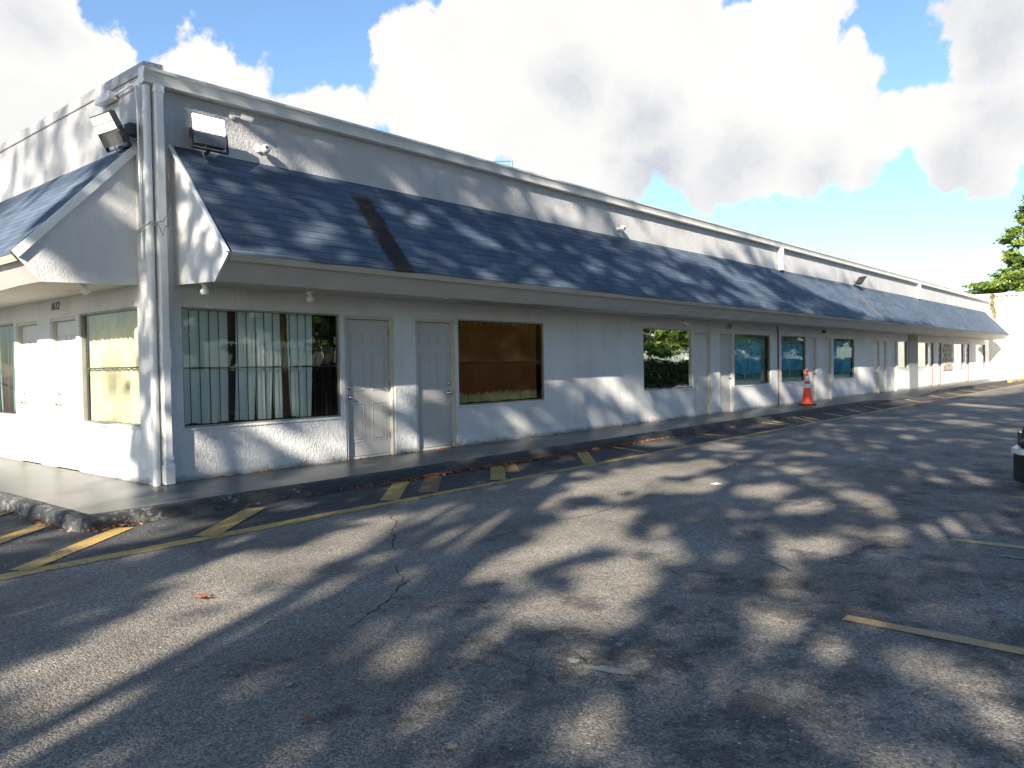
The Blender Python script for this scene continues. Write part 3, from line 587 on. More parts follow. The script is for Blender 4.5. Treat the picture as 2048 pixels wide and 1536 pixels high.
mansard(1, 0.28, DEEP - 0.5, 1.27, 1.02, [(0.28, -1)])

# streaks of the same brown grime that drip over the fascia under the roof stain
GRM = simple('brown_grime', (0.06, 0.04, 0.03), 0.9)
for k in range(9):
    b = MB(); u = 2.72 + 0.055 * k + random.uniform(-0.015, 0.015); L_ = random.uniform(0.02, 0.11) if 1 < k < 8 else 0.02; ww = random.uniform(0.012, 0.03)
    f_ = L_ / 0.43; b.quad((u, -1.203, 2.588), (u + ww, -1.203, 2.588), (u + ww * 0.6, -1.204 + 0.3 * f_, 2.59 - 0.3 * f_), (u + ww * 0.3, -1.204 + 0.3 * f_, 2.59 - 0.3 * f_)); b.build('grime_drip', GRM, BLD)

# ------------------------------------------------------------------ doors and windows
def door(Pm, a, c, e, f, mat, hinge, style):
    """hinge: side on which the KNOB sits, L or R seen from outside along increasing u"""
    d0 = 0.075; fw_ = 0.045
    def bx(b, u0, u1, dd0, dd1, z0, z1):
        p0, p1 = Pm(u0, dd0, z0), Pm(u1, dd1, z1)
        b.box(min(p0[0], p1[0]), max(p0[0], p1[0]), min(p0[1], p1[1]), max(p0[1], p1[1]), z0, z1)
    a2, c2, f2 = a + fw_, c - fw_, f - fw_
    b = MB(); bx(b, a2 + 0.004, c2 - 0.004, d0, d0 + 0.04, e, f2 - 0.005)
    W_ = c2 - a2; mu = (a2 + c2) / 2; pw = W_ * 0.30
    cols = [(mu - W_ * 0.09 - pw, mu - W_ * 0.09), (mu + W_ * 0.09, mu + W_ * 0.09 + pw)]
    rows = {'panel': [(0.24, 0.80), (0.98, 1.52), (1.64, 1.84)], 'plain': [], 'lite': [(0.24, 0.80)]}[style]
    for (u0, u1) in cols:
        for (z0, z1) in rows:
            for (x0, x1, y0, y1) in ((u0, u1, z0, z0 + 0.014), (u0, u1, z1 - 0.014, z1), (u0, u0 + 0.014, z0 + 0.014, z1 - 0.014), (u1 - 0.014, u1, z0 + 0.014, z1 - 0.014)): bx(b, x0, x1, d0 - 0.007, d0 - 0.0005, y0, y1)
            bx(b, u0 + 0.035, u1 - 0.035, d0 - 0.006, d0 - 0.0005, z0 + 0.035, z1 - 0.035)
    dr = b.build('door', M[mat], BLD, bevel=0.003)
    if style == 'lite':
        for (u0, u1) in cols:
            q = MB()
            for k in range(3):
                z0 = 0.98 + k * 0.30; bx(q, u0 + 0.01, u1 - 0.01, d0 - 0.005, d0 - 0.001, z0, z0 + 0.26)
            q.build('pane', M['glass_dim'] if u0 > 36 else M['blind_white'], dr)
    q = MB(); bx(q, a, a2, 0.012, 0.115, 0.0, f); bx(q, c2, c, 0.012, 0.115, 0.0, f); bx(q, a2, c2, 0.012, 0.115, f2, f)
    bx(q, a2, c2, 0.065, 0.12, 0.0, e - 0.006); q.build('door_frame', M['frame'] if mat != 'door_white' or a < 35 else M['brownframe'], dr)
    if a < 25:
        hu = c2 - 0.004 if hinge == 'L' else a2 + 0.004
        for z in (0.25, 1.03, 1.78):
            q = MB(); bx(q, hu - 0.01, hu + 0.012, 0.062, 0.0745, z, z + 0.09); q.build('hinge', M['greymetal'], dr)
        ku = a2 + 0.062 if hinge == 'L' else c2 - 0.062
        out = Vector(Pm(0, -1, 0)) - Vector(Pm(0, 0, 0))
        q = MB(); q.lathe([(0.0, 0), (0.031, 0), (0.031, 0.008), (0.012, 0.014), (0.012, 0.03), (0.026, 0.036), (0.030, 0.05), (0.024, 0.062), (0.0, 0.066)], Pm(ku, d0 - 0.001, 0.89), out, 18); q.build('door_knob', M['chrome'], dr)
        q = MB(); q.lathe([(0.0, 0), (0.028, 0), (0.028, 0.012), (0.022, 0.022), (0.0, 0.024)], Pm(ku, d0 - 0.001, 1.03), out, 18); q.build('deadbolt', M['chrome'], dr)
    return dr
def window(Pm, a, c, e, f, paneM, frameM='alu', bar=True, depth=0.05):
    def bx(b, u0, u1, dd0, dd1, z0, z1):
        p0, p1 = Pm(u0, dd0, z0), Pm(u1, dd1, z1)
        b.box(min(p0[0], p1[0]), max(p0[0], p1[0]), min(p0[1], p1[1]), max(p0[1], p1[1]), z0, z1)
    b = MB(); t_ = 0.022
    bx(b, a, a + t_, 0.02, depth + 0.02, e, f); bx(b, c - t_, c, 0.02, depth + 0.02, e, f); bx(b, a + t_, c - t_, 0.02, depth + 0.02, e, e + t_); bx(b, a + t_, c - t_, 0.02, depth + 0.02, f - t_, f)
    wn = b.build('window', M[frameM], BLD)
    q4 = [Pm(a + t_, depth, e + t_), Pm(c - t_, depth, e + t_), Pm(c - t_, depth, f - t_), Pm(a + t_, depth, f - t_)]
    b = MB(); b.quad(*(q4 if Pm is PR else q4[::-1])); b.build('pane', paneM, wn)
    b = MB(); bx(b, a - 0.02, c + 0.02, -0.012, 0.019, e - 0.03, e - 0.002); b.build('sill', M['stucco'], wn, bevel=0.006)
    if bar:
        b = MB(); zz = e + (f - e) * 0.49; bx(b, a + t_, c - t_, depth + 0.012, depth + 0.03, zz, zz + 0.018); b.build('cross_bar', M['darkbar'], wn)
    # closed dark room behind
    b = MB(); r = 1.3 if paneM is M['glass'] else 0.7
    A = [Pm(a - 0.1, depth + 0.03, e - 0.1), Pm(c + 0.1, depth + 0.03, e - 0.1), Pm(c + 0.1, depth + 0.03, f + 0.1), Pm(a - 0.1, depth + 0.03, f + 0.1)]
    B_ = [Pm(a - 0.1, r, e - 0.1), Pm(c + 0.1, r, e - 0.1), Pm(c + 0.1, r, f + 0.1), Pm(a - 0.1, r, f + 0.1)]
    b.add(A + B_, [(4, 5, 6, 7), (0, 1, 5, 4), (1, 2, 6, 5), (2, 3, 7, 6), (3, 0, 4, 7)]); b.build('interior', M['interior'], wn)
    return wn
def slats(Pm, wn, a, c, e, f, w_, step, mat, d=0.13, skip=(), ang=0.35, wave=0.0):
    b = MB(); u = a
    while u < c - 0.03:
        if not any(s0 < u < s1 for s0, s1 in skip):
            an = ang + random.uniform(-0.18, 0.18); n = 6; dz = random.uniform(0, 0.02); vs = []
            sway = random.uniform(-0.02, 0.02) * (1 + wave)
            for i in range(n + 1):
                z = f - (f - e - dz) * i / n
                for k in range(3):
                    q = (k - 1) * w_ / 2; sw = sway * (i / n) ** 2 * 1.5; tw = an + wave * random.uniform(-0.06, 0.06)
                    vs.append(Pm(u + q * math.cos(tw) + sw, d + q * math.sin(tw) + (0.008 if k == 1 else 0), z))
            b.add(vs, [(i * 3 + k, i * 3 + k + 1, (i + 1) * 3 + k + 1, (i + 1) * 3 + k) for i in range(n) for k in range(2)], True)
        u += step
    return b.build('vertical_blind', mat, wn)
for d_ in DOORS_R: door(PR, *d_)
for d_ in DOORS_L: door(PL, *d_)
# long side windows
wn = window(PR, *WINS_R[0], M['glass'])
slats(PR, wn, 0.46, 2.33, 0.66, 2.05, 0.130, 0.125, M['blind'], d=0.11, skip=((0.97, 1.09), (1.78, 1.90)), ang=-0.22, wave=0.6)
b = MB(); vs = []
for i in range(41):
    u = 0.9 + 1.1 * i / 40; d = 0.22 + 0.03 * math.sin(u * 40)
    vs += [(u, d, 0.66), (u, d, 2.06)]
b.add(vs, [(2 * i, 2 * i + 2, 2 * i + 3, 2 * i + 1) for i in range(40)], True); b.build('inner_curtain', simple('brown_curtain', (0.30, 0.19, 0.13), 0.9), wn)
b = MB()
for u in np.arange(0.5, 2.65, 0.127): b.box(u, u + 0.008, 0.066, 0.074, 0.65, 2.05)
b.build('security_bar', M['darkbar'], wn)
# brown tinted film that has shrunk away from the glass
def film_mat():
    ma, t, p = newmat('brown_window_film'); out = t.nodes['Material Output']
    o = ND(t, 'ShaderNodeTexCoord').outputs['Object']; sp = ND(t, 'ShaderNodeSeparateXYZ', i={0: o})
    mp = ND(t, 'ShaderNodeMapping', i={'Vector': o, 'Scale': (9.0, 1.0, 1.2)})
    n = ND(t, 'ShaderNodeTexNoise', i={'Vector': mp.outputs[0], 'Scale': 1.6, 'Detail': 5.0, 'Roughness': 0.7})
    zz = MA(t, 'MULTIPLY_ADD', n.outputs['Fac'], 0.30, MA(t, 'SUBTRACT', 0.86, MA(t, 'MULTIPLY', 0.0, 1.0)))
    low = MA(t, 'LESS_THAN', sp.outputs['Z'], MA(t, 'SUBTRACT', zz, 0.16))
    hi = MA(t, 'GREATER_THAN', MA(t, 'MULTIPLY_ADD', n.outputs['Fac'], 0.5, sp.outputs['Z']), 2.29)
    bare = MA(t, 'MAXIMUM', low, hi)
    tr = ND(t, 'ShaderNodeBsdfTransparent', i={'Color': (0.66, 0.43, 0.33, 1)})
    tr2 = ND(t, 'ShaderNodeBsdfTransparent', i={'Color': (0.95, 0.95, 0.85, 1)})
    m1 = ND(t, 'ShaderNodeMixShader', i={0: bare, 1: tr.outputs[0], 2: tr2.outputs[0]})
    g = ND(t, 'ShaderNodeBsdfGlossy', i={'Color': (0.9, 0.6, 0.4, 1), 'Roughness': 0.06})
    fr = ND(t, 'ShaderNodeFresnel', i={'IOR': 1.5})
    m2 = ND(t, 'ShaderNodeMixShader', i={0: MA(t, 'MULTIPLY', fr.outputs[0], 0.7), 1: m1.outputs[0], 2: g.outputs[0]})
    t.links.new(m2.outputs[0], out.inputs['Surface']); t.nodes.remove(p)
    return ma
wn = window(PR, *WINS_R[1], film_mat())
slats(PR, wn, 5.10, 7.28, 0.69, 2.05, 0.122, 0.121, simple('olive_blind', (0.42, 0.38, 0.20), 0.7, var=0.2, vscale=3), ang=-0.2)
wn = window(PR, *WINS_R[2], M['glass_mirror'], bar=False)
text_mesh('window_number', '1771', 0.10, Matrix.Translation((12.72, 0.044, 1.63)) @ Matrix.Rotation(R(90), 4, 'X'), M['plastic'], wn)
b = MB(); b.box(12.90, 13.0, 0.040, 0.045, 1.57, 1.66); b.build('sticker', M['plastic'], wn)
def poster_mat():
    ma, t, p = newmat('faded_blue_poster')
    o = ND(t, 'ShaderNodeTexCoord').outputs['Object']
    n = ND(t, 'ShaderNodeTexNoise', i={'Vector': o, 'Scale': 2.5, 'Detail': 5.0, 'Distortion': 1.0})
    cr = ND(t, 'ShaderNodeMix', data_type='RGBA', i={0: ND(t, 'ShaderNodeMapRange', i={0: n.outputs['Fac'], 1: 0.35, 2: 0.65}).outputs[0], 6: (0.10, 0.38, 0.60, 1), 7: (0.32, 0.66, 0.80, 1)}).outputs[2]
    t.links.new(cr, p.inputs['Base Color']); p.inputs['Roughness'].default_value = 0.5
    return ma
PM = poster_mat()
for k, (i, pu0, pu1, pz0, pz1) in enumerate([(3, 15.45, 17.3, 0.95, 1.85), (4, 18.58, 20.45, 1.0, 1.8), (5, 23.1, 25.1, 0.85, 1.95)]):
    wn = window(PR, *WINS_R[i], M['glass_dim'], bar=False)
    b = MB(); 
    for q in range(10):
        ua = pu0 + (pu1 - pu0) * q / 10; ub = pu0 + (pu1 - pu0) * (q + 1) / 10; da = 0.10 + 0.015 * math.sin(q * 1.1); db = 0.10 + 0.015 * math.sin((q + 1) * 1.1)
        b.add([(ua, da, pz0 + 0.03 * math.sin(q)), (ub, db, pz0 + 0.03 * math.sin(q + 1)), (ub, db, pz1), (ua, da, pz1)], [(0, 1, 2, 3)], True)
    b.build('poster', PM, wn)
    b = MB(); w_ = WINS_R[i]; b.quad((w_[0] - 0.05, 0.17, w_[2] - 0.05), (w_[1] + 0.05, 0.17, w_[2] - 0.05), (w_[1] + 0.05, 0.17, w_[3] + 0.05), (w_[0] - 0.05, 0.17, w_[3] + 0.05)); b.build('backing_sheet', M['backing'], wn)
    b = MB(); b.box(pu0, pu1 - 0.1, 0.09, 0.11, WINS_R[i][2] + 0.02, WINS_R[i][2] + 0.16); b.build('shelf', M['blind_white'], wn)
    if i < 5:
        b = MB(); zc = [(pu0 + 0.72, 0.08, 2.03), (pu0 + 0.74, 0.085, 1.6), (pu0 + 0.8, 0.09, 1.2), (pu0 + 0.74, 0.085, 0.8)]
        b.tube(zc, [0.012, 0.02, 0.03, 0.015], 8); b.build('hanging_tape', M['blind_white'], wn)
for i in (6, 7, 8, 9):
    wn = window(PR, *WINS_R[i], M['glass'] if i != 9 else M['glass_dim'], 'alu' if i < 8 else 'brownframe', bar=False)
    b = MB(); a_, c_, e_, f_ = WINS_R[i]; slats(PR, wn, a_ + 0.06, c_, e_ + 0.03, f_ - 0.03, 0.12, 0.105, M['blind_white'] if i != 9 else M['blind'], ang=-0.2)
b = MB(); b.box(32.38, 33.82, -0.05, 0.02, 0.0, 2.3); b.build('grey_pier', simple('grey_pier_paint', (0.20, 0.21, 0.22), 0.7), BLD, bevel=0.01)
b = MB()
for k in range(6):
    for q in range(5):
        u0 = 38.65 + q * 0.4 + (0.2 if k % 2 else 0); z0 = 0.7 + k * 0.215
        if u0 + 0.38 < 40.8: b.box(u0, u0 + 0.38, -0.03 - random.uniform(0, 0.02), 0.0, z0, z0 + 0.2)
b.build('stone_panel', M['stone'], BLD, bevel=0.01)
# short side windows
wn = window(PL, *WINS_L[0], M['glass'])
b = MB(); N_ = 120; vs = []
for i in range(N_ + 1):
    u = 0.34 + 1.63 * i / N_; d = 0.13 + 0.022 * math.sin(u * 47) + 0.012 * math.sin(u * 23 + 1)
    for z in (0.68, 1.0, 1.5, 2.05): vs.append((d + (2.05 - z) * 0.006 * math.sin(u * 31), u, z))
b.add(vs, [(i * 4 + k, (i + 1) * 4 + k, (i + 1) * 4 + k + 1, i * 4 + k + 1) for i in range(N_) for k in range(3)], True); b.build('curtain', M['curtain'], wn)
wn = window(PL, *WINS_L[1], M['glass']); slats(PL, wn, 4.5, 6.65, 0.7, 2.05, 0.11, 0.125, M['blind_blue'], skip=((5.2, 5.3),), ang=0.5, wave=1.0)
# house numbers
MR = lambda x, z: Matrix.Translation((x, -0.006, z)) @ Matrix.Rotation(R(90), 4, 'X')
ML = lambda y, z: Matrix.Translation((-0.006, y, z)) @ Matrix.Rotation(R(-90), 4, 'Z') @ Matrix.Rotation(R(90), 4, 'X')
text_mesh('house_number', '1612', 0.155, ML(2.78, 2.225), M['number'], BLD, 0.25)
text_mesh('house_number', '1777', 0.17, MR(15.06, 2.2), M['number'], BLD, 0.25)
# lamps under the soffits
for p_ in ((0.46, -0.42, 2.32), (1.95, -0.35, 2.315), (3.9, -0.86, 2.30)):
    lam = MB().lathe([(0.055, 0.0), (0.055, -0.02), (0.03, -0.025), (0.03, -0.05), (0.05, -0.075), (0.055, -0.10), (0.04, -0.13), (0.0, -0.14)], p_, (0, 0, 1), 16) if p_[0] < 3 else MB().lathe([(0.05, 0.0), (0.05, -0.01), (0.0, -0.012)], p_, (0, 0, 1), 14)
    tag(lam.build('soffit_lamp', M['plastic']), {0.46: 'round white globe lamp under the soffit nearest the corner downspout', 1.95: 'white globe lamp under the soffit above the mint blinds', 3.9: 'small flat disc lamp on the soffit edge above the two grey doors'}[p_[0]], 'lamp')
tag(MB().lathe([(0.06, 0.0), (0.06, -0.02), (0.03, -0.03), (0.05, -0.07), (0.05, -0.10), (0.0, -0.13)], (-0.5, 0.48, 2.32), (0, 0, 1), 16).build('soffit_lamp', M['plastic']), 'white globe lamp under the short side soffit above the beige curtains', 'lamp')

# ------------------------------------------------------------------ floodlights and cameras
def floodlight(loc, rot, lens_mat, label, hm='floodgrey'):
    t = empty('floodlight', loc, label, 'floodlight', 'floodlights on the parapet walls'); t.rotation_euler = rot
    # local: faces -Y, upper part lens, lower part driver box, mounted behind at +Y
    b = MB(); b.box(-0.215, 0.215, -0.02, 0.02, -0.02, 0.20)
    for k in range(13): b.box(-0.20 + k * 0.033, -0.192 + k * 0.033, 0.02, 0.055, -0.01, 0.19)
    b.build('housing', M[hm], t, bevel=0.006)
    b = MB()
    for z0 in (0.005, 0.10): b.box(-0.195, 0.195, -0.027, -0.0205, z0, z0 + 0.085)
    b.build('lens', lens_mat, t)
    b = MB(); b.prism([(-0.19, -0.16), (0.19, -0.16), (0.205, -0.10), (0.205, -0.024), (-0.205, -0.024), (-0.205, -0.10)], 1, -0.03, 0.06); b.build('driver_box', M[hm], t, bevel=0.008)
    b = MB(); b.box(-0.235, -0.222, -0.01, 0.03, -0.20, 0.02); b.box(0.222, 0.235, -0.01, 0.03, -0.20, 0.02); b.box(-0.235, 0.235, -0.01, 0.03, -0.212, -0.20)
    b.tube([(0, 0.01, -0.20), (0, 0.10, -0.22), (0, 0.22, -0.20)], 0.02, 8); b.build('bracket', M['darkmetal'], t)
    b = MB(); b.tube([(-0.05, 0.0, -0.16), (-0.09, 0.02, -0.26), (-0.04, 0.08, -0.29), (0.02, 0.16, -0.24), (0.03, 0.22, -0.20)], 0.006, 6); b.build('cable', M['cable'], t)
    return t
floodlight((0.65, -0.25, 4.115), (R(-8), 0, 0), M['lamp_on'], 'glaring lit floodlight on the parapet right of the corner downspout')
floodlight((-0.24, 0.34, 4.07), (R(30), 0, R(-84)), M['lens_sunglow'], 'pale grey floodlight with two cream strips on the short side parapet')
b = MB(); b.box(-0.12, 0.0, 0.10, 0.24, 4.02, 4.15); b.tube([(-0.1, 0.12, 4.05), (-0.13, 0.1, 3.97), (-0.06, 0.1, 3.94), (-0.01, 0.12, 4.0)], 0.006, 6)
tag(b.build('junction_box', M['darkmetal'], bevel=0.01), 'dark electrical box on the wall behind the cream floodlight', 'electrical box')
floodlight((25.2, -0.24, 4.09), (R(38), 0, R(52)), M['darkmetal'], 'dark unlit floodlight tilted down on the far parapet above the brown streak', 'darkmetal').scale = (0.85, 0.85, 0.85)
def sec_camera(loc, base, aim, kind_, label):
    t = empty('security_camera', base, label, 'security camera', 'security cameras on the parapet and eaves')
    L_ = Vector(loc) - Vector(base); aimv = Vector(aim).normalized()
    out = Vector((0, -1, 0))
    MB().lathe([(0, 0), (0.05, 0), (0.05, 0.02), (0.03, 0.028), (0.0, 0.03)], (0, 0, 0), out, 16).build('base', M['plastic'], t)
    MB().tube([(0, -0.02, 0), L_ * 0.7, L_], 0.012, 8).build('arm', M['plastic'], t)
    MB().lathe([(0, -0.08), (0.034, -0.08), (0.036, 0.05), (0.038, 0.075), (0.030, 0.075), (0.028, 0.06), (0.0, 0.058)] if kind_ == 'bullet' else [(0, -0.06), (0.045, -0.05), (0.058, -0.01), (0.055, 0.03), (0.03, 0.052), (0.0, 0.055)], L_, aimv, 18).build('body', M['plastic'] if kind_ != 'dark' else M['darkmetal'], t)
    MB().lathe([(0, 0.059), (0.026, 0.0595), (0.0, 0.062)] if kind_ == 'bullet' else [(0, 0.056), (0.02, 0.0565), (0, 0.06)], L_, aimv, 14).build('lens', M['darkmetal'], t)
sec_camera((1.24, -0.12, 4.45), (1.10, 0, 4.47), (1, -0.35, -0.25), 'bullet', 'white bullet camera high on the parapet just right of the lit floodlight')
sec_camera((1.50, -0.10, 4.12), (1.46, 0, 4.13), (-0.25, -1, 0.25), 'ball', 'round white sensor on the parapet close above the shingles, right of the lit floodlight')
sec_camera((9.88, -0.11, 4.13), (9.84, 0, 4.11), (-0.4, -1, -0.2), 'ball', 'small round white camera on the parapet at mid length of the roof')
sec_camera((12.55, -0.12, 2.22), (12.5, 0, 2.24), (0.8, -0.6, -0.5), 'bullet', 'small camera under the eave above the mirrored window')
sec_camera((21.72, -0.14, 2.22), (21.72, 0, 2.25), (0.2, -1, -0.6), 'dark', 'black camera under the eave above the door by the traffic cone')
# wire strut on the roof edge
b = MB(); b.tube([(6.55, 0.05, 4.74), (6.55, 0.05, 4.93)], 0.006, 6); b.tube([(5.95, 0.05, 4.80), (6.52, 0.05, 4.92)], 0.006, 6); b.build('roof_bracket', M['white_metal'], BLD)

# ------------------------------------------------------------------ end wall, vine, yellow kerb
ew = empty('boundary_wall', (51.0, 0, GZ), 'tall blown-out white wall closing the far end beside the strip mall', 'wall')
b = MB(); b.box(0, 0.25, -6, 3.0, 0, 5.06); b.build('wall_body', M['endwall'], ew)
b = MB(); b.box(-0.06, 0.31, -6.05, 3.05, 5.062, 5.24); b.build('coping', M['endwall'], ew, bevel=0.01)
def leaves_mesh(name, pts, size, mat, parent=None, flat=0.6, normals=None, aspect=1.7):
    n = len(pts); P_ = np.asarray(pts, float)
    d = RNG.normal(size=(n, 3)); d[:, 2] *= flat; d /= np.linalg.norm(d, axis=1)[:, None]
    r = RNG.normal(size=(n, 3)); e = np.cross(d, r); e /= np.linalg.norm(e, axis=1)[:, None]
    s = size * RNG.uniform(0.6, 1.3, n)[:, None]
    V = np.empty((n, 4, 3)); V[:, 0] = P_ - d * s * aspect / 2; V[:, 1] = P_ + e * s / 2 - d * s * 0.1; V[:, 2] = P_ + d * s * aspect / 2; V[:, 3] = P_ - e * s / 2 - d * s * 0.1
    me = bpy.data.meshes.new(name); me.vertices.add(4 * n); me.vertices.foreach_set('co', V.reshape(-1))
    me.loops.add(4 * n); me.loops.foreach_set('vertex_index', np.arange(4 * n, dtype=np.int32))
    me.polygons.add(n); me.polygons.foreach_set('loop_start', np.arange(0, 4 * n, 4, dtype=np.int32)); me.polygons.foreach_set('loop_total', np.full(n, 4, dtype=np.int32))
    me.update(calc_edges=True); me.validate(); me.materials.append(mat)
    o = bpy.data.objects.new(name, me); COL.objects.link(o)
    if parent: o.parent = parent
    return o
vp = []
for k in range(420):
    z = 5.1 - abs(random.gauss(0, 1.1)); y = -0.12 - 0.06 * (5.1 - z) + 0.05 * math.sin(z * 3.1) + random.gauss(0, 0.07); vp.append((50.93 - random.uniform(0, 0.09), y, z))
for k in range(90): vp.append((50.93 - random.uniform(0, 0.08), random.uniform(-2.4, 0.0), 5.02 - abs(random.gauss(0, 0.08))))
tag(leaves_mesh('climbing_vine', vp, 0.075, leafmat('ochre_vine_leaf', (0.26, 0.21, 0.10), (0.40, 0.34, 0.18), 0.3)), 'yellowish brown vine creeping down the far white wall', 'vine')
b = MB(); b.box(46.4, 50.9, -1.75, -1.52, GZ, 0.04); b.box(50.6, 50.92, -6.0, -1.76, GZ, 0.04); tag(b.build('yellow_kerb', M['yellow'], bevel=0.03), kind='structure')

# ------------------------------------------------------------------ traffic cone
cn = empty('traffic_cone', (18.9, -0.62, 0.0), 'orange traffic cone with white bands on the walkway', 'traffic cone')
cn.rotation_euler = (0, 0, 0.3)
def cone(cn):
    H_ = 0.95; rr = lambda z: 0.165 - 0.135 * (z - 0.04) / H_
    b = MB(); b.box(-0.24, 0.24, -0.24, 0.24, 0.0, 0.038); b.build('base', M['rubber'], cn, bevel=0.012)
    b = MB(); b.lathe([(rr(0.04) + 0.02, 0.038), (rr(0.07), 0.06), (rr(0.5), 0.5), (rr(0.78), 0.78), (rr(0.93), 0.93), (0.033, 0.955), (0.045, 0.975), (0.04, 1.02), (0.02, 1.035), (0.0, 1.035)], (0, 0, 0), (0, 0, 1), 28); b.build('cone_body', M['orange'], cn)
    for z0, z1 in ((0.50, 0.62), (0.70, 0.84)):
        b = MB(); b.lathe([(rr(z0) + 0.0015, z0), (rr(z0) + 0.004, z0 + 0.004), (rr(z1) + 0.004, z1 - 0.004), (rr(z1) + 0.0015, z1)], (0, 0, 0), (0, 0, 1), 28); b.build('reflective_band', M['reflective'], cn)
cone(cn)

# ------------------------------------------------------------------ leaf litter and single leaves
lp = []
for k in range(2300):
    x = random.choice([random.gauss(-1.2, 0.2) if k % 4 == 0 else random.gauss(3.6, 0.7), random.gauss(3.4, 0.8), random.gauss(4.6, 0.9), random.gauss(7.3, 1.0), random.uniform(0, 22), random.gauss(5.4, 1.6)])
    y = KY - 0.035 - abs(random.gauss(0, 0.055)) if x > KX else KY
    if x < KX + 0.2 and random.random() < 0.8: y = random.uniform(-1.6, 1.6); x = KX - 0.03 - abs(random.gauss(0, 0.05))
    lp.append((x, y, GZ + random.uniform(0.006, 0.03)))
for k in range(160): lp.append((random.uniform(0.3, 12), -0.02 - abs(random.gauss(0, 0.03)), 0.01))
tag(leaves_mesh('leaf_litter', lp, 0.027, M['litter'], flat=0.2), 'brown dry leaves gathered along the foot of the kerb', 'leaf litter', kind='stuff')
def dry_leaf(x, y, z, s, rot, mat, label):
    pts = [(0, -0.55), (0.16, -0.2), (0.42, -0.12), (0.24, 0.08), (0.34, 0.42), (0.08, 0.28), (-0.04, 0.6), (-0.15, 0.25), (-0.4, 0.3), (-0.24, 0.02), (-0.42, -0.22), (-0.13, -0.2)]
    vs = [(0, 0, 0.10 * s)] + [(px * s, py * s, (0.02 + 0.35 * abs(px) + 0.12 * random.random()) * s) for px, py in pts]
    o = MB().add(vs, [(0, i + 1, (i + 1) % 12 + 1) for i in range(12)]).build('dry_leaf', mat); o.location = (x, y, z); o.rotation_euler = (0, 0, rot)
    tag(o, label, 'leaf', 'single dry leaves on the asphalt and walkway')
for a_ in [(-1.74, -4.37, GZ + 0.003, 0.13, 1.0, M['litter'], 'large curled orange brown leaf alone on the sunlit asphalt'),
           (-2.14, -6.96, GZ + 0.003, 0.06, 0.4, M['paleleaf'], 'pale torn leaf at the bottom edge of the picture'),
           (-2.18, -5.96, GZ + 0.003, 0.065, 2.0, M['paleleaf'], 'pale tan leaf on the shaded asphalt below left of centre'),
           (-2.34, -6.33, GZ + 0.003, 0.06, 0.9, M['litter'], 'dark brown leaf left of the pale tan leaf in the shade'),
           (0.75, -6.55, GZ + 0.003, 0.05, 0.2, M['litter'], 'tiny brown leaf in front of the nearest parking line end'),
           (0.65, -8.25, GZ + 0.003, 0.06, 0.2, M['litter'], 'orange leaf just beyond the nearest parking line'),
           (1.2, -0.6, 0.004, 0.06, 0.5, M['litter'], 'small leaf on the walkway in front of the mint blinds'),
           (4.6, -0.75, 0.004, 0.05, 1.5, M['paleleaf'], 'small pale leaf on the walkway before the second grey door')]: dry_leaf(*a_)
b = MB(); b.add([(4.25, -4.90, GZ + 0.005), (4.37, -4.93, GZ + 0.005), (4.40, -4.83, GZ + 0.012), (4.28, -4.80, GZ + 0.006)], [(0, 1, 2, 3)]); tag(b.build('paper_scrap', M['plastic']), 'small white paper scrap on the asphalt', 'litter')

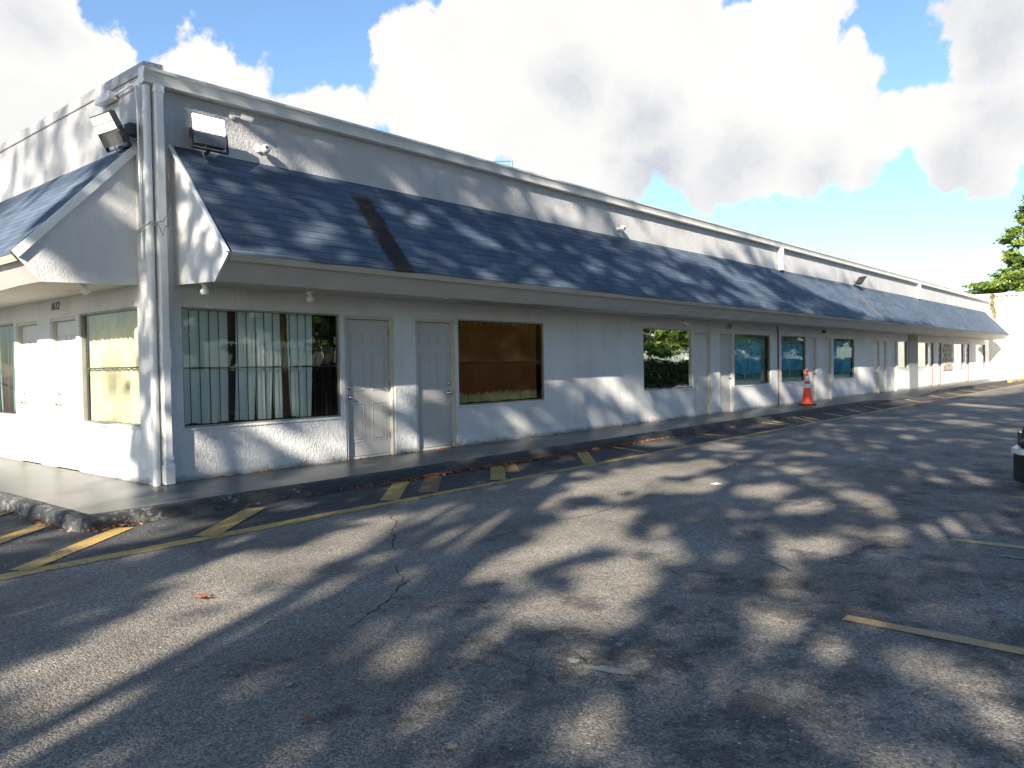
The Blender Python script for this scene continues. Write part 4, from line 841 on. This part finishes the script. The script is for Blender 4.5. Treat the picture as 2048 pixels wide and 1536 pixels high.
# ------------------------------------------------------------------ parked car (only its nose shows at the right edge)
def car():
    t = empty('parked_car', (6.57, -9.92, GZ), 'dark car with pale bumper strip parked at the right edge', 'car')
    paint = simple('dark_car_paint', (0.045, 0.045, 0.055), 0.25, 0.4, var=0.03); blk = M['rubber']; gl = simple('car_glass', (0.02, 0.025, 0.03), 0.05)
    # stations along y (nose at +y): y, half width, z_bottom, z_belt(shoulder), z_top, half width top
    st = [(-2.25, .72, .42, .80, .86, .60), (-2.1, .84, .32, .92, 1.00, .68), (-1.5, .89, .24, .98, 1.36, .62), (-0.7, .90, .22, .97, 1.46, .62), (0.2, .90, .22, .95, 1.44, .62), (0.75, .90, .22, .93, 1.10, .68), (1.0, .90, .24, .92, 1.0, .72), (1.7, .88, .26, .82, .90, .70), (2.1, .82, .30, .70, .80, .64), (2.25, .68, .36, .60, .68, .52)]
    def ring(y, hw, zb_, zs, zt_, ht): return [(-hw * .92, y, zb_), (-hw, y, zb_ + .12), (-hw, y, zs - .08), (-hw * .965, y, zs), (-ht, y, zt_ - .03), (-ht * .82, y, zt_), (ht * .82, y, zt_), (ht, y, zt_ - .03), (hw * .965, y, zs), (hw, y, zs - .08), (hw, y, zb_ + .12), (hw * .92, y, zb_)]
    rg = [ring(*s_) for s_ in st]; n = 12; vs = [v for r_ in rg for v in r_]; fs = [(i * n + k, i * n + (k + 1) % n, (i + 1) * n + (k + 1) % n, (i + 1) * n + k) for i in range(len(rg) - 1) for k in range(n)] + [tuple(range(n)), tuple(range((len(rg) - 1) * n, len(rg) * n))[::-1]]
    o = MB().add(vs, fs, True).build('body', paint, t); o.modifiers.new('s', 'SUBSURF').render_levels = 1
    b = MB(); b.prism([(-.86, 1.72), (-.90, 1.95), (-.80, 2.22), (-.60, 2.33), (.60, 2.33), (.80, 2.22), (.90, 1.95), (.86, 1.72)], 2, .07, .37); b.build('bumper', blk, t, bevel=0.03)
    b = MB(); b.prism([(-.87, 1.76), (-.91, 1.97), (-.82, 2.24), (-.61, 2.35), (.61, 2.35), (.82, 2.24), (.91, 1.97), (.87, 1.76)], 2, .375, .43); b.build('bumper_trim', M['white_metal'], t, bevel=0.02)
    b = MB(); b.box(-.48, .48, 2.15, 2.31, .44, .60); b.build('grille', M['darkmetal'], t, bevel=0.01)
    for s_ in (-1, 1):
        b = MB(); b.prism([(s_ * .50, 2.22), (s_ * .52, 2.29), (s_ * .74, 2.20), (s_ * .86, 1.95), (s_ * .84, 1.90)], 2, .44, .60); b.build('headlight', gl, t, bevel=0.01)
        b = MB(); b.box(s_ * .92 - .04, s_ * .92 + .10 * s_ + .04, 0.55, 0.75, .93, 1.06); b.build('mirror', paint, t, bevel=0.03)
        for y in (1.42, -1.35):
            tr_ = MB().lathe([(.20, -.10), (.31, -.10), (.335, -.07), (.335, .07), (.31, .10), (.20, .10)], (s_ * .82, y, .335), (1, 0, 0), 28).build('wheel', blk, t)
            MB().lathe([(0, s_ * .06), (.06, s_ * .07), (.19, s_ * .05), (.205, s_ * .095)], (s_ * .82, y, .335), (1, 0, 0), 28).build('rim', M['greymetal'], tr_)
    b = MB(); b.quad((-.63, 0.72, 1.10), (.63, 0.72, 1.10), (.55, 0.22, 1.43), (-.55, 0.22, 1.43)); o = b.build('windscreen', gl, t); o.location = (0, 0.03, 0.02)
    for s_ in (-1, 1):
        b = MB(); b.quad((s_ * .885, 0.6, .99), (s_ * .885, -1.6, 1.02), (s_ * .66, -1.2, 1.36), (s_ * .66, 0.1, 1.38)); b.build('side_window', gl, t)
car()

# ------------------------------------------------------------------ trees
def limb(b, p, q, r0, r1, bend=0.3, n=6):
    p = Vector(p); q = Vector(q); L_ = (q - p).length; off = Vector((random.gauss(0, 1), random.gauss(0, 1), random.gauss(0, 0.4))) * L_ * 0.06 * bend * 3
    pts = []; rs = []
    for i in range(n + 1):
        s_ = i / n; pts.append(p.lerp(q, s_) + off * math.sin(math.pi * s_) + Vector((0, 0, L_ * 0.08 * math.sin(math.pi * s_)))); rs.append(r0 + (r1 - r0) * s_)
    b.tube(pts, rs, 8)
def tree(base, height, crown, leaf_size, mat, label, group, r=0.28, name='tree'):
    """crown: list of (x,y,z,rx,ry,rz,nleaves) world clumps"""
    t = empty(name, base, label, 'tree', group); B_ = Vector(base); b = MB()
    fork = B_ + Vector((random.uniform(-.4, .4), random.uniform(-.4, .4), height * 0.42))
    b.tube([(0, 0, -0.1), (0, 0, 0.2), ((fork - B_) * 0.5), fork - B_], [r * 1.5, r * 1.1, r * 0.9, r * 0.75], 10)
    for (x, y, z, rx, ry, rz, nl) in crown: limb(b, fork - B_, Vector((x, y, z)) - B_, r * 0.5, r * 0.08, 0.5)
    b.build('trunk', M['bark'], t)
    pts = []
    for (x, y, z, rx, ry, rz, nl) in crown:
        nsub = max(3, nl // 90)
        for k in range(nsub):
            u = RNG.normal(size=3); u /= np.linalg.norm(u); rr = RNG.uniform(0.45, 1.0)
            cpt = np.array([x - base[0] + u[0] * rx * rr, y - base[1] + u[1] * ry * rr, z - base[2] + u[2] * rz * rr]); s_ = RNG.uniform(0.22, 0.42)
            pts.append(cpt + RNG.normal(size=(nl // nsub, 3)) * np.array([rx, ry, rz * 0.55]) * s_ * 0.62)
    leaves_mesh('crown', np.concatenate(pts), leaf_size, mat, t)
    return t
# trees beyond the end wall
def clumps(cx, cy, cz, R_, H_, n, nl, flat=0.6):
    out = []
    for k in range(n):
        a = random.uniform(0, 2 * math.pi); q = R_ * math.sqrt(random.random()); z = cz + random.uniform(-1, 1) * H_ * (1 - 0.5 * q / R_)
        rr = random.uniform(0.22, 0.36) * R_; out.append((cx + q * math.cos(a), cy + q * math.sin(a), z, rr, rr, rr * flat, nl))
    return out
tree((66.5, -7.5, GZ), 13, clumps(66.5, -7.0, 11.0, 6.2, 3.6, 16, 1800) + [(63, 0.3, 8.4, 1.2, 0.9, 0.8, 1800), (63, 0.1, 9.9, 1.2, 1.0, 0.8, 1800), (63.5, -0.5, 11.4, 1.2, 0.9, 0.8, 1600), (63, -0.7, 12.6, 1.2, 0.7, 0.5, 1200), (64, -1.6, 8.2, 1.6, 1.4, 1.6, 2200), (64.5, -1.8, 11.2, 1.3, 1.2, 1.5, 1800)], 0.16, M['leaf_bright'], 'tall leafy tree rising beyond the far white wall', 'trees beyond the far wall', 0.4)
tree((63.5, 0.2, GZ), 7, [(62.5, 3.3, 5.9, 1.3, 1.6, 0.45, 1800), (62.5, 4.1, 5.5, 0.9, 1.0, 0.35, 1000), (62.5, 1.6, 6.4, 1.6, 1.8, 0.6, 2600), (62.5, -0.6, 6.8, 1.8, 1.8, 0.8, 3000), (63, -2.6, 6.6, 2.0, 2.0, 1.0, 3000), (63, 0.6, 7.3, 1.2, 1.4, 0.5, 1800), (64.5, -1.0, 7.6, 1.6, 2.0, 0.8, 1800), (62, -1.6, 5.9, 1.6, 1.6, 0.5, 1800)], 0.13, M['leaf_bright'], 'low spreading feathery tree hanging over the far white wall', 'trees beyond the far wall', 0.25)
# row across the car park, seen mirrored in the windows
for k, (x, y) in enumerate([(28, -21), (38, -20), (49, -22), (60, -20), (72, -23), (20, -24), (12, -21), (4, -24), (84, -20), (97, -22), (112, -21)]):
    tree((x, y, GZ), 9, clumps(x, y, 6.6, 4.2, 2.4, 7, 450) + clumps(x, y + 1.5, 3.4, 4.6, 1.5, 11, 700, 0.8), 0.26, M['leaf_bright'], ['broad tree across the car park nearest the driveway', 'broad tree second along the hedge across the car park', 'broad tree midway along the hedge across the car park', 'broad tree fourth along the hedge across the car park', 'broad tree at the far end of the hedge across the car park', 'broad tree set back behind the hedge across the car park', 'broad tree opposite the brown film window', 'broad tree opposite the corner of the building', 'first broad tree past the end of the strip mall', 'second broad tree past the end of the strip mall', 'last broad tree past the end of the strip mall'][k], 'trees across the car park', 0.25)
hp = np.stack([RNG.uniform(-6, 118, 34000), RNG.uniform(-17.0, -15.2, 34000), RNG.uniform(-0.1, 1.45, 34000)], 1)
edge = RNG.random(34000) < 0.6; hp[edge, 1] = -15.2 - np.abs(RNG.normal(0, 0.08, edge.sum())); 
hd = leaves_mesh('hedge', hp, 0.13, M['hedge']); tag(hd, 'long dark clipped hedge along the far side of the car park', 'hedge')
bk = MB(); bk.box(-5.8, 117.8, -16.9, -15.35, GZ, 1.32); bk.build('hedge_core', simple('hedge_dark', (0.02, 0.03, 0.012), 1.0), hd)
fn = empty('iron_fence', (12, -18.2, GZ), 'white picket fence behind the hedge across the car park', 'fence')
b = MB()
for k in range(220): b.box(k * 0.3, k * 0.3 + 0.05, 0, 0.03, 0, 2.3)
b.box(0, 66, 0.031, 0.06, 0.4, 0.47); b.box(0, 66, 0.031, 0.06, 2.1, 2.17); b.build('pickets', M['white_metal'], fn)

# the tall trees behind the photographer whose shade falls over the lot and the facade
N1 = np.array([-0.8, 2.0, 0.0]) / math.hypot(0.8, 2.0); D_ = np.array(SUND); hN = np.array([2.0, 0.8, 0.0]) / math.hypot(2, .8)
sE, cE = -D_[2], math.hypot(D_[0], D_[1]); N2 = hN * sE + np.array([0, 0, cE])
GAPS=[[-3.211,-0.975,-0.283,0.242,-0.215,-0.131,0.9],[-3.977,-1.475,-0.014,0.268,-0.173,-0.082,0.8],[-2.413,-0.989,-0.452,0.312,-0.148,-0.074,0.4],[-1.478,-0.771,-0.2,0.19,-0.236,-0.106,0.55],[-3.539,-0.442,-0.182,0.314,-0.274,-0.208,0.85],[-3.224,-0.588,-0.096,0.148,-0.156,-0.112,0.5],[-4.168,-0.983,-0.201,0.086,-0.177,-0.146,0.6],[-4.253,-0.635,-0.134,0.112,-0.179,-0.177,0.95],[-4.395,-0.391,-0.15,0.348,-0.167,-0.191,0.95],[-4.44,-0.051,-0.106,0.477,-0.148,-0.194,0.8],[-5.29,-0.279,-0.26,0.236,-0.236,-0.318,1.0],[-5.073,-0.75,-0.193,0.372,-0.177,-0.19,1.0],[-5.002,-0.982,-0.199,0.14,-0.219,-0.175,1.0],[-5.775,-1.006,-0.25,0.108,-0.126,-0.262,0.8],[-5.833,-1.279,-0.279,0.033,-0.06,-0.116,0.5],[-5.412,-1.308,-0.185,0.064,-0.093,-0.124,0.5],[-5.275,1.203,-0.647,0.386,-0.113,-0.321,1.0],[-5.776,1.483,-0.322,0.208,-0.065,-0.29,0.95],[-5.836,0.74,-0.285,0.107,-0.068,-0.269,0.85],[-5.134,0.628,-0.477,0.235,-0.116,-0.261,0.85],[-4.418,0.729,-0.283,0.2,-0.204,-0.331,0.6],[-5.762,-0.611,-0.231,0.025,-0.063,-0.153,0.55],[-6.669,0.692,-0.304,0.058,-0.009,-0.225,0.95],[-7.029,0.264,-0.266,0.026,0.013,-0.211,0.95],[-7.587,0.567,-0.263,-0.161,0.041,-0.203,0.95],[-7.727,0.255,-0.186,-0.025,0.051,-0.192,0.95],[-7.059,-0.442,-0.284,0.031,0.013,-0.147,1.0],[-6.873,-0.828,-0.175,-0.079,0.004,-0.187,1.0],[-6.797,-1.146,-0.187,0.022,-0.002,-0.149,0.45],[-7.191,-1.19,-0.215,-0.005,0.021,-0.115,0.38],[-7.774,-0.162,-0.253,0.027,0.044,-0.138,0.65],[-7.991,-0.702,-0.184,0.021,0.07,-0.148,0.5],[-8.373,0.022,-0.221,-0.085,0.083,-0.171,0.55],[-8.746,0.061,-0.075,-0.028,0.068,-0.115,0.9],[-7.225,2.321,-0.144,-0.019,0.011,-0.149,0.75],[-9.127,3.579,-0.156,-0.076,0.074,-0.216,0.95],[-6.982,1.43,-0.244,-0.063,0.004,-0.126,0.6],[-7.439,0.887,-0.203,-0.045,0.017,-0.113,0.6],[-8.565,1.293,-0.164,-0.076,0.044,-0.113,0.8],[-4.703,2.824,-0.296,0.173,-0.12,-0.339,0.7],[-5.87,2.609,-0.275,0.019,-0.045,-0.273,0.55],[-8.991,1.141,-0.228,-0.045,0.086,-0.172,0.4],[-7.165,-1.766,-0.206,-0.03,-0.013,-0.091,0.4],[-7.551,-1.491,-0.179,-0.003,0.057,-0.133,0.25],[-7.572,-1.769,-0.139,0.018,0.049,-0.092,0.4],[-5.519,-1.943,-0.045,0.115,-0.124,-0.072,0.8],[-4.833,-1.988,-0.074,0.141,-0.085,-0.036,0.4],[-4.749,-1.645,-0.002,0.229,-0.126,-0.05,0.4],[-6.492,-1.93,-0.097,0.046,-0.03,-0.046,0.35],[-12.509,7.897,-0.609,-0.565,0.174,-0.339,0.9],[-10.604,5.027,-0.545,-0.285,0.144,-0.313,0.5],[-9.325,4.293,-0.411,-0.136,0.053,-0.159,0.6],[-8.134,2.388,-0.2,-0.044,0.021,-0.089,0.4],[-11.166,4.283,-0.202,-0.088,0.118,-0.203,0.5],[0.666,-0.281,-1.927,-0.26,0.915,0.503,0.75],[-0.721,-0.537,-0.323,0.148,-0.406,-0.169,0.7],[-6.512,4.807,-0.365,0.283,-0.016,-0.406,0.5],[-5.533,4.775,-0.231,0.282,-0.056,-0.342,0.4],[-0.212,0.644,-0.081,-0.069,0.002,-0.155,0.95],[-0.457,0.661,-0.339,0.216,0.002,-0.175,0.6],[-0.832,1.069,-0.182,0.181,0.002,-0.15,0.7],[-0.28,0.407,-0.145,0.114,0.002,-0.14,0.7],[-0.622,1.093,-0.362,0.314,0.001,-0.108,0.6],[-1.163,1.66,-0.17,0.084,0.003,-0.3,0.5],[-1.435,2.281,-0.067,-0.006,0.003,-0.237,0.8],[-1.429,1.758,-0.067,0.023,0.002,-0.167,0.6],[-1.623,1.924,-0.16,0.102,0.002,-0.216,0.3],[-1.184,2.076,-0.172,0.164,0.001,-0.134,0.4],[-3.386,4.417,-0.319,0.222,0.036,-0.293,1.0],[-3.73,4.459,-0.287,-0.064,0.089,-0.218,0.85],[-4.028,4.413,-0.216,-0.063,0.079,-0.172,0.7],[-2.988,4.096,-0.107,-0.016,0.061,-0.148,0.8],[-3.156,3.87,-0.171,-0.231,0.088,-0.137,0.8],[-3.312,3.652,-0.141,-0.111,0.092,-0.137,0.7],[-3.881,4.925,-0.164,0.025,0.061,-0.138,0.5],[-2.241,2.574,-0.174,0.042,0.03,-0.137,0.3],[-3.916,4.635,-0.193,-0.19,0.077,-0.151,0.7],[-5.468,6.575,-0.212,0.048,0.045,-0.231,0.7],[-6.112,6.782,-0.409,0.043,0.122,-0.216,0.95],[-6.612,7.832,-0.132,0.029,0.002,-0.21,0.8],[-6.799,7.729,-0.096,0.041,0.003,-0.293,1.0],[-7.019,7.581,-0.14,-0.164,0.086,-0.081,0.8],[-7.692,8.932,-0.112,0.07,0.002,-0.201,0.9],[-8.016,8.806,-0.135,0.087,0.004,-0.384,0.95],[-9.708,10.964,-0.346,0.116,0.132,-0.299,1.0],[-10.085,11.003,-0.273,-0.039,0.115,-0.113,0.7],[-8.884,9.743,-0.386,0.315,0.002,-0.19,0.4],[-0.172,2.216,-0.045,-0.054,0.001,-0.098,0.9],[-0.401,1.357,-0.14,0.134,0.004,-0.316,0.85],[-0.451,1.949,-0.129,0.058,0.002,-0.209,0.85],[-0.627,1.544,-0.084,0.08,0.003,-0.271,0.6],[-0.332,1.822,-0.064,0.069,0.002,-0.192,0.85],[-0.471,1.914,-0.129,0.022,0.002,-0.198,0.9],[-0.326,1.256,-0.074,0.071,0.004,-0.311,0.85],[-0.492,1.415,-0.09,0.086,0.003,-0.293,0.6],[-0.683,1.537,-0.114,0.108,0.003,-0.243,0.5],[-0.347,4.149,-0.184,0.209,0.003,-0.225,0.75],[-0.66,4.4,-0.195,0.212,0.001,-0.096,0.55],[-1.103,4.908,-0.091,-0.019,0.034,-0.088,0.8],[-1.286,5.047,-0.104,-0.007,0.036,-0.092,0.4],[-1.695,5.572,-0.104,-0.021,0.041,-0.102,0.85],[-1.846,5.542,-0.195,0.187,0.0,-0.044,0.6],[-3.815,8.189,-1.078,1.15,0.001,-0.095,0.9],[-0.237,4.32,-0.133,0.15,0.001,-0.064,0.5],[-0.327,3.897,-0.123,0.197,-0.054,-0.104,0.4],[-0.646,4.292,-0.305,0.33,-0.071,-0.15,0.55],[-1.49,3.268,-0.207,-0.043,-0.081,-0.256,0.6],[-1.735,3.181,-0.181,-0.03,-0.06,-0.141,0.4],[-1.661,4.613,-0.402,-0.172,-0.003,-0.192,0.6],[-2.313,4.905,-0.411,-0.095,0.003,-0.199,0.7],[-2.664,5.473,-0.243,-0.087,-0.005,-0.194,0.6],[-3.058,4.665,-0.227,0.199,-0.041,-0.146,0.6],[-2.016,5.028,-0.229,-0.012,-0.005,-0.143,0.5],[-3.854,6.606,-0.237,-0.136,0.025,-0.208,0.45],[-3.951,7.764,-0.378,0.21,0.007,-0.271,0.8],[-4.621,7.058,-0.316,-0.05,0.026,-0.208,0.8],[-5.012,7.199,-0.314,0.092,-0.018,-0.165,0.8],[-5.046,8.582,-0.654,0.403,-0.025,-0.253,0.85],[-5.575,8.712,-0.503,0.099,0.044,-0.33,0.9],[-6.146,8.611,-0.683,0.267,0.057,-0.334,0.6],[-6.198,7.798,-0.6,0.485,-0.007,-0.188,0.8],[-5.53,6.934,-0.368,0.3,-0.011,-0.14,0.6],[-6.443,8.34,-0.686,0.66,-0.004,-0.203,0.6],[-7.5,9.011,-0.352,0.276,0.007,-0.163,0.6],[-4.616,7.933,-0.527,0.417,-0.033,-0.255,0.5],[0.318,2.934,-0.084,0.222,-0.039,-0.12,0.9],[0.634,1.815,-0.053,-0.031,0.026,-0.08,0.7],[-0.394,3.333,-0.074,-0.232,-0.107,-0.036,0.7],[-0.247,2.332,-0.11,-0.028,0.008,-0.135,1.0],[-0.325,2.913,-0.076,-0.023,0.009,-0.154,0.8],[-0.776,2.576,-0.198,-0.157,0.011,-0.199,0.25],[-0.039,3.021,-0.052,0.073,0.005,-0.475,1.0],[-0.007,2.149,-0.017,0.021,0.002,-0.158,0.8],[-0.05,1.782,-0.013,0.015,0.004,-0.319,0.8],[-0.038,1.139,-0.017,0.017,0.002,-0.213,0.6],[0.001,0.527,-0.026,0.022,0.004,-0.317,0.5]]
DENSE=[[-4.52,-0.155,0.312,1.299,-0.054,-0.038,0.8],[-2.421,-1.493,-0.235,0.306,-0.427,-0.164,0.9],[-3.574,-1.433,-0.004,0.263,-0.064,-0.035,0.7],[-3.836,-1.171,-0.052,0.234,-0.072,-0.049,0.5],[-3.519,7.563,-0.202,-0.039,0.082,-0.112,0.8],[-6.098,10.224,-0.165,-0.107,0.144,-0.185,0.8],[-6.536,10.657,-0.18,-0.027,0.131,-0.166,0.8],[1.505,0.774,-0.128,-0.028,0.009,-0.127,0.7],[1.119,0.656,-0.162,-0.032,0.014,-0.203,0.8],[0.954,1.263,-0.159,-0.027,0.023,-0.332,0.5],[1.285,1.434,-0.139,-0.025,0.021,-0.282,0.4],[0.199,0.234,-0.143,-0.014,0.014,-0.211,0.6],[0.128,1.333,-0.164,-0.03,0.01,-0.156,0.6],[0.455,2.24,-0.212,0.074,0.004,-0.305,0.85],[0.316,2.212,-0.125,0.156,0.002,-0.21,0.8]]
GAP_POLYS=[[1,[-4.01,-2.24],[-3.42,-2.05],[-3.26,-1.84],[-3.08,-1.58],[-3.04,-1.26],[-3.07,-0.93],[-3.25,-0.6],[-3.6,-0.76],[-3.88,-1.33],[-3.98,-1.56],[-4.06,-1.78],[-4.16,-1.96],[-4.23,-2.08],[-4.22,-2.18],[-4.24,-2.27],[-4.14,-2.29]],[0.6,[-0.89,-1.21],[0.43,-0.77],[-0.74,-0.85],[-1.65,-0.8],[-1.83,-0.95],[-1.5,-1.14]],[0.8,[-12.67,11.17],[-18.8,16.7],[-16.11,12.24],[-13.63,10.39]],[0.9,[-10.35,9.3],[-17.45,16.33],[-15.73,13.18],[-10.22,7.88]],[1,[-10.88,11.15],[-11.28,12.83],[-20.1,22.16],[-20.09,20.42],[-10.88,11.25]],[0.95,[-2.59,6.66],[-2.58,6.28],[-3.22,6.98],[-6.1,9.98],[-13.44,17.77],[-18.87,23.48],[-18.88,24.17],[-13.45,18.36],[-6.1,10.6],[-3.7,7.99]],[0.95,[-4.6,9.25],[-19.3,25.06],[-19.3,24.5],[-4.6,8.94]],[1,[-6.47,10.38],[-7.42,10.39],[-8.31,10.77],[-9.32,11.32],[-9.74,11.35],[-10.73,12.43],[-20.61,23.22],[-18.8,23.25],[-13.4,17.57],[-7.45,11.3]],[1,[4.61,3.29],[0.37,2.23],[0.52,0.05],[4.88,0.71]]]
DENSE_POLYS=[]

def inpoly(U, V, pts):
    r = np.zeros(U.shape, bool); n = len(pts)
    for i in range(n):
        x0, y0 = pts[i]; x1, y1 = pts[(i + 1) % n]
        c = ((y0 > V) != (y1 > V)) & (U < (x1 - x0) * (V - y0) / (y1 - y0 + 1e-12) + x0); r ^= c
    return r
def light_map(U, V):
    """how open the canopy is along the sun ray (U, V)"""
    U0, V0 = U, V
    U = U0 + 0.055 * np.sin(V0 * 7.1 + 1.3 * np.sin(U0 * 3.7)) + 0.03 * np.sin(V0 * 17 + U0 * 9); V = V0 + 0.045 * np.sin(U0 * 8.3 + 1.7 * np.sin(V0 * 4.1)) + 0.025 * np.sin(U0 * 19 - V0 * 7)
    L_ = 0.04 + 0.07 * (np.sin(U * 2.3 + V * 1.7) * np.sin(V * 2.9 - U * 1.1) > 0.25)
    L_ = np.where(U > 0.95, np.where(V > 3.35 + 0.02 * U, 0.42, 1.0), L_)  # thin unseen crown added on this side to dim the short side parapet
    for st, *pts in GAP_POLYS: L_ = np.where(inpoly(U, V, pts), np.maximum(L_, st), L_)
    for (cx, cy, ax, ay, bx, by, st) in GAPS:
        det = ax * by - ay * bx
        if abs(det) < 1e-6: continue
        p = ((U - cx) * by - (V - cy) * bx) / det; q = ((V - cy) * ax - (U - cx) * ay) / det
        rr = np.sqrt(p * p + q * q); L_ = np.maximum(L_, st * np.clip((1.18 - rr) / 0.36, 0, 1))
    for (cx, cy, ax, ay, bx, by, st) in DENSE:
        det = ax * by - ay * bx
        if abs(det) < 1e-6: continue
        p = ((U - cx) * by - (V - cy) * bx) / det; q = ((V - cy) * ax - (U - cx) * ay) / det
        rr = np.sqrt(p * p + q * q); L_ = L_ * (1 - st * np.clip((1.15 - rr) / 0.3, 0, 1))
    return np.clip(L_, 0, 1)
def canopy():
    n = 280000
    U = RNG.uniform(-19, 5.6, n); V = RNG.uniform(-4.5, 14.5, n)
    L_ = light_map(U, V)
    # wanted coverage 1-L: leaves per ray area
    area = 24.6 * 19.0; leaf_a = 0.20 * 0.20 * 1.7 * 0.5 * 0.94 * 0.5
    full = n * leaf_a / area
    keep = RNG.random(n) < np.clip(-np.log(np.clip(L_, 0.04, 1)) / full, 0, 1)
    U = U[keep]; V = V[keep]; n = len(U)
    T = RNG.uniform(16, 23, n) + np.clip(-V, 0, 4) * 1.2 + np.where(U > 0.95, 17, 0)
    P_ = U[:, None] * N1 + V[:, None] * N2 - T[:, None] * D_
    d = P_ - np.array(CAMP); f = d @ np.array(fw); x = d @ np.array(rt); y = d @ np.array(up)
    vis = (f > 0) & (np.abs(x / np.maximum(f, 1e-3)) < 0.72) & (np.abs(y / np.maximum(f, 1e-3)) < 0.56)
    P_ = P_[~vis]; U = U[~vis]
    sc_ = P_ @ hN
    seeds = [(-0.8, -18), (-4.4, -17.5), (-2.5, -13.5), (-8.5, -18), (-8.0, -13), (-12.5, -15.5), (-12.5, -11.0), (-17.0, -12), (-6.0, -21), (3.4, -17)]
    labs = ['tall shade tree furthest left behind the photographer', 'tall shade tree with a long leaning limb behind the photographer', 'tall shade tree nearest the corner side behind the photographer', 'tall shade tree at the back left behind the photographer', 'tall shade tree in the middle behind the photographer',
            'tall shade tree at the back right behind the photographer', 'tall shade tree to the right behind the photographer', 'tall shade tree furthest right behind the photographer', 'tall shade tree closest to the lot behind the photographer', 'unseen shade tree added to dim the short side parapet, left of the photographer']
    dd = np.stack([(U - a) ** 2 + (sc_ - s_) ** 2 for a, s_ in seeds], 1); who = dd.argmin(1)
    print('canopy leaves', len(P_), np.bincount(who, minlength=len(seeds)))
    for i, (a, s_) in enumerate(seeds):
        pts = P_[who == i]
        if len(pts) < 60: continue
        bx_, by_ = (N1 * (8.5 if i == 9 else a) + hN * s_)[:2]
        t = empty('shade_tree', (bx_, by_, GZ), labs[i], 'tree', 'shade trees behind the photographer')
        b = MB(); top = 3.4
        b.tube([(0, 0, -0.1), (0, 0, 0.4), (0.1, 0.05, top * 0.5), (0, 0, top)], [0.34, 0.25, 0.2, 0.16], 10)
        for k in range(3 if i == 9 else 4):
            # grow each limb where the crown is dense, not through its gaps
            best = None
            for tr_ in range(40):
                q = pts[RNG.integers(len(pts))]; p0 = np.array([bx_, by_, GZ + top * 0.9]); f_ = np.linspace(0.1, 1, 14)[:, None]; ln = p0 + (q - p0) * f_; ln[:, 2] += 0.08 * np.linalg.norm(q - p0) * np.sin(np.pi * f_[:, 0])
                sc0 = light_map(ln @ N1, ln @ N2).mean() - 0.01 * np.linalg.norm(q - p0)
                if best is None or sc0 < best[0]: best = (sc0, q)
            limb(b, (0, 0, top * 0.9), best[1] - np.array([bx_, by_, GZ]), 0.085, 0.02, 0.12)
        if i == 1:   # the limb that draws the long straight shadow on the asphalt
            A_ = -4.72 * N1 - 1.2 * N2; C_ = -3.90 * N1 + 2.15 * N2
            A_ = A_ - D_ * 15.5; C_ = C_ - D_ * 14; o_ = np.array([bx_, by_, GZ]); b.tube([Vector(A_ - o_), Vector(C_ - o_)], [0.15, 0.10], 8)
        b.build('trunk', M['bark'], t)
        leaves_mesh('crown', pts - np.array([bx_, by_, GZ]), 0.20, M['leaf'], t)
canopy()
